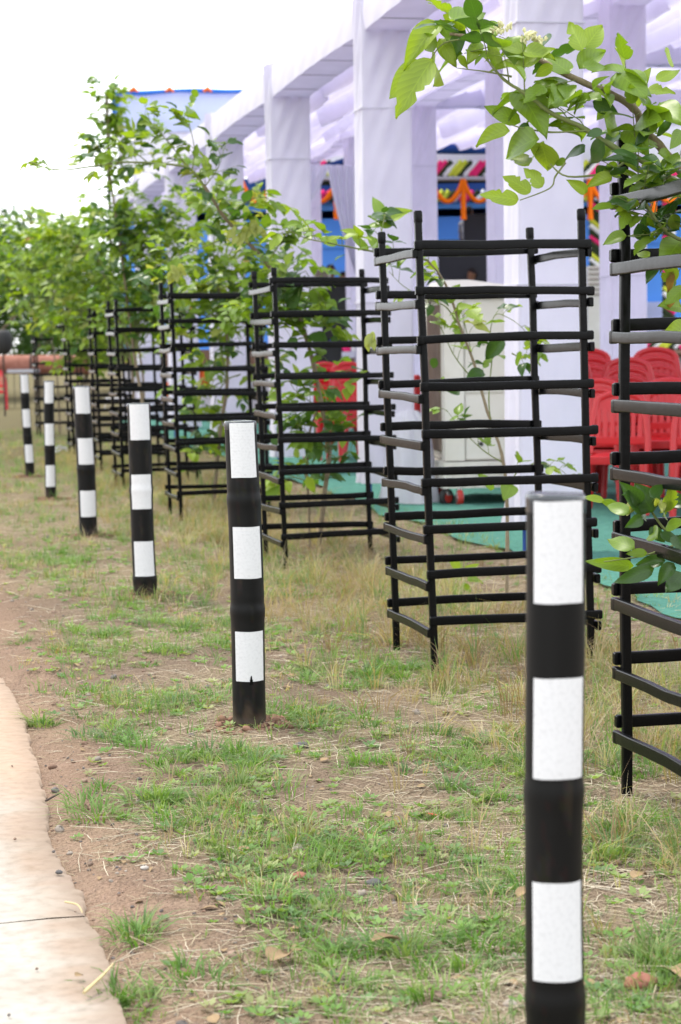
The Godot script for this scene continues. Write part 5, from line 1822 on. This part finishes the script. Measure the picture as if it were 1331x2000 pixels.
func _ready() -> void:
	rng.seed = 20240611
	var cam := Camera3D.new()
	cam.name = "camera"
	cam.position = EYE
	cam.basis = lens_basis
	cam.near = 0.1
	cam.far = 1000.0
	var lens := CameraAttributesPhysical.new()
	lens.frustum_focal_length = 46.67
	lens.frustum_focus_distance = 6.6
	lens.exposure_aperture = 3.4
	lens.frustum_near = 0.1
	lens.frustum_far = 1000.0
	cam.attributes = lens
	add_child(cam)
	cam.fov = 2.0 * rad_to_deg(atan(1000.0 / F))
	cam.current = true
	var env := Environment.new()
	env.background_mode = Environment.BG_SKY
	var sky := ProceduralSkyMaterial.new()
	sky.sky_top_color = L(.88, .94, 1.0)
	sky.sky_horizon_color = L(.96, .98, 1.0)
	sky.sky_curve = 0.3
	sky.ground_horizon_color = L(.35, .32, .27)
	sky.ground_bottom_color = L(.2, .17, .13)
	sky.sky_energy_multiplier = 1.0
	env.sky = Sky.new()
	env.sky.sky_material = sky
	env.tonemap_mode = Environment.TONE_MAPPER_LINEAR
	env.tonemap_exposure = 2.75
	env.sdfgi_enabled = true; env.ssao_enabled = true; env.ssil_enabled = true
	var we := WorldEnvironment.new()
	we.name = "world"
	we.environment = env
	add_child(we)
	var sun := DirectionalLight3D.new()
	sun.name = "sun"
	sun.light_color = Color(1, .97, .93)
	sun.light_energy = 0.5
	sun.light_angular_distance = 14.0
	sun.shadow_enabled = true
	sun.rotation_degrees = Vector3(-62, -125, 0)
	add_child(sun)

	for e in [[n1, 5, .5], [n2, 17, .5], [n3, 29, .5]]:
		e[0].seed = e[1]; e[0].frequency = e[2]; e[0].fractal_octaves = 3; e[0].noise_type = FastNoiseLite.TYPE_SIMPLEX_SMOOTH
	make_materials()
	mat("bud", L(.62, .60, .34), .7, .3)
	mat("seam_pale", L(.55, .54, .62), .9, .2)
	mat("stone", L(.09, .085, .085), .9, .3)
	mat("concrete_stone", L(.34, .31, .28), .9, .3)
	mat("straw", L(.45, .36, .2), .9, .2)
	make_leaves()
	var B := [[Vector2(1082, 966), Vector2(1088, 2199), 113.0, [1536, 1945, 2150], [[975, 1168, .92], [1310, 1503, .95], [1703, 1895, .95]], -.17, "nearest black and white bamboo bollard, cut off at the foot of the picture frame"],
		[Vector2(471, 823), Vector2(490, 1420), 64.0, [975, 1190, 1412], [[825, 930, .85], [1025, 1125, .9], [1228, 1325, .92]], -.10, "black and white bamboo bollard with a small notch in its lowest white band"],
		[Vector2(270, 788), Vector2(285, 1168), 44.0, [955, 1130], [[789, 858, .95], [925, 992, .95], [1055, 1123, .95]], -.05, "black and white bamboo bollard third along the path, its node under the middle band"],
		[Vector2(160, 755), Vector2(174, 1050), 34.0, [915, 1040], [[756, 807, .95], [855, 906, .95], [957, 1008, .95]], -.1, "black and white bamboo bollard fourth along the path, on red turned earth"],
		[Vector2(96, 744), Vector2(99, 977), 20.0, [875], [[746, 787, .95], [827, 869, .95], [908, 950, .95]], .0, "slim upright black and white bollard fifth along the path"],
		[Vector2(47, 731), Vector2(59, 933), 17.0, [776, 852], [[732, 767, .95], [799, 834, .95], [868, 903, .95]], -.1, "farthest and most tilted black and white bollard, before the rusty boiler"]]
	for e in B:
		var g := gp(e[1].x, e[1].y)
		mounds.append(Vector4(g.x + .02, -g.z + .03, .17, .022))
	make_ground()
	make_carpet()
	make_marquee()
	make_stage()
	make_trees()
	for e in B:
		bollard(e[0], e[1], e[2], e[3], e[4], e[5], e[6])
	# tree guards: foot of the front left post, how high, lean
	var A := Vector3(.70, 0, -.17)
	var S := Vector3(-.147, 0, -.62)
	var bl := gp(1226, 1558)
	cage(bl - S, A, S, 2.0, Vector3(-.018, 0, 0), 9, .235, .205, "nearest black bamboo tree guard, reaching out of the frame beside the red chairs")
	cage(gp(851, 1312), A, S, 1.97, Vector3(-.045, 0, 0), 9, .22, .2025, "black bamboo tree guard around the slender tattered sapling")
	var rest := [[560, 1110, "black bamboo tree guard around the leafy arching sapling, behind the notched bollard"], [356, 1017, "black bamboo tree guard behind the third bollard, around a bushy sapling"], [243, 957, "black bamboo tree guard around the sapling with the tall straight leader"], [200, 921, "black bamboo tree guard around the twin-trunked sapling"], [147, 893, "black bamboo tree guard with yellow young shoots hanging over it"], [80, 852, "farthest black bamboo tree guard, before the rusty boiler"]]
	for e in rest:
		cage(gp(e[0], e[1]), A * Vector3(R(1.0, 1.08), 1, 1), S, 1.95 + R(-.05, .08), Vector3(-.04, 0, 0), 9, .2 + R(0, .05), .2025, e[2])
	make_saplings()
	make_cooler()
	make_chairs()
	make_yard()
	make_people()
	make_grass()
	make_small_things()
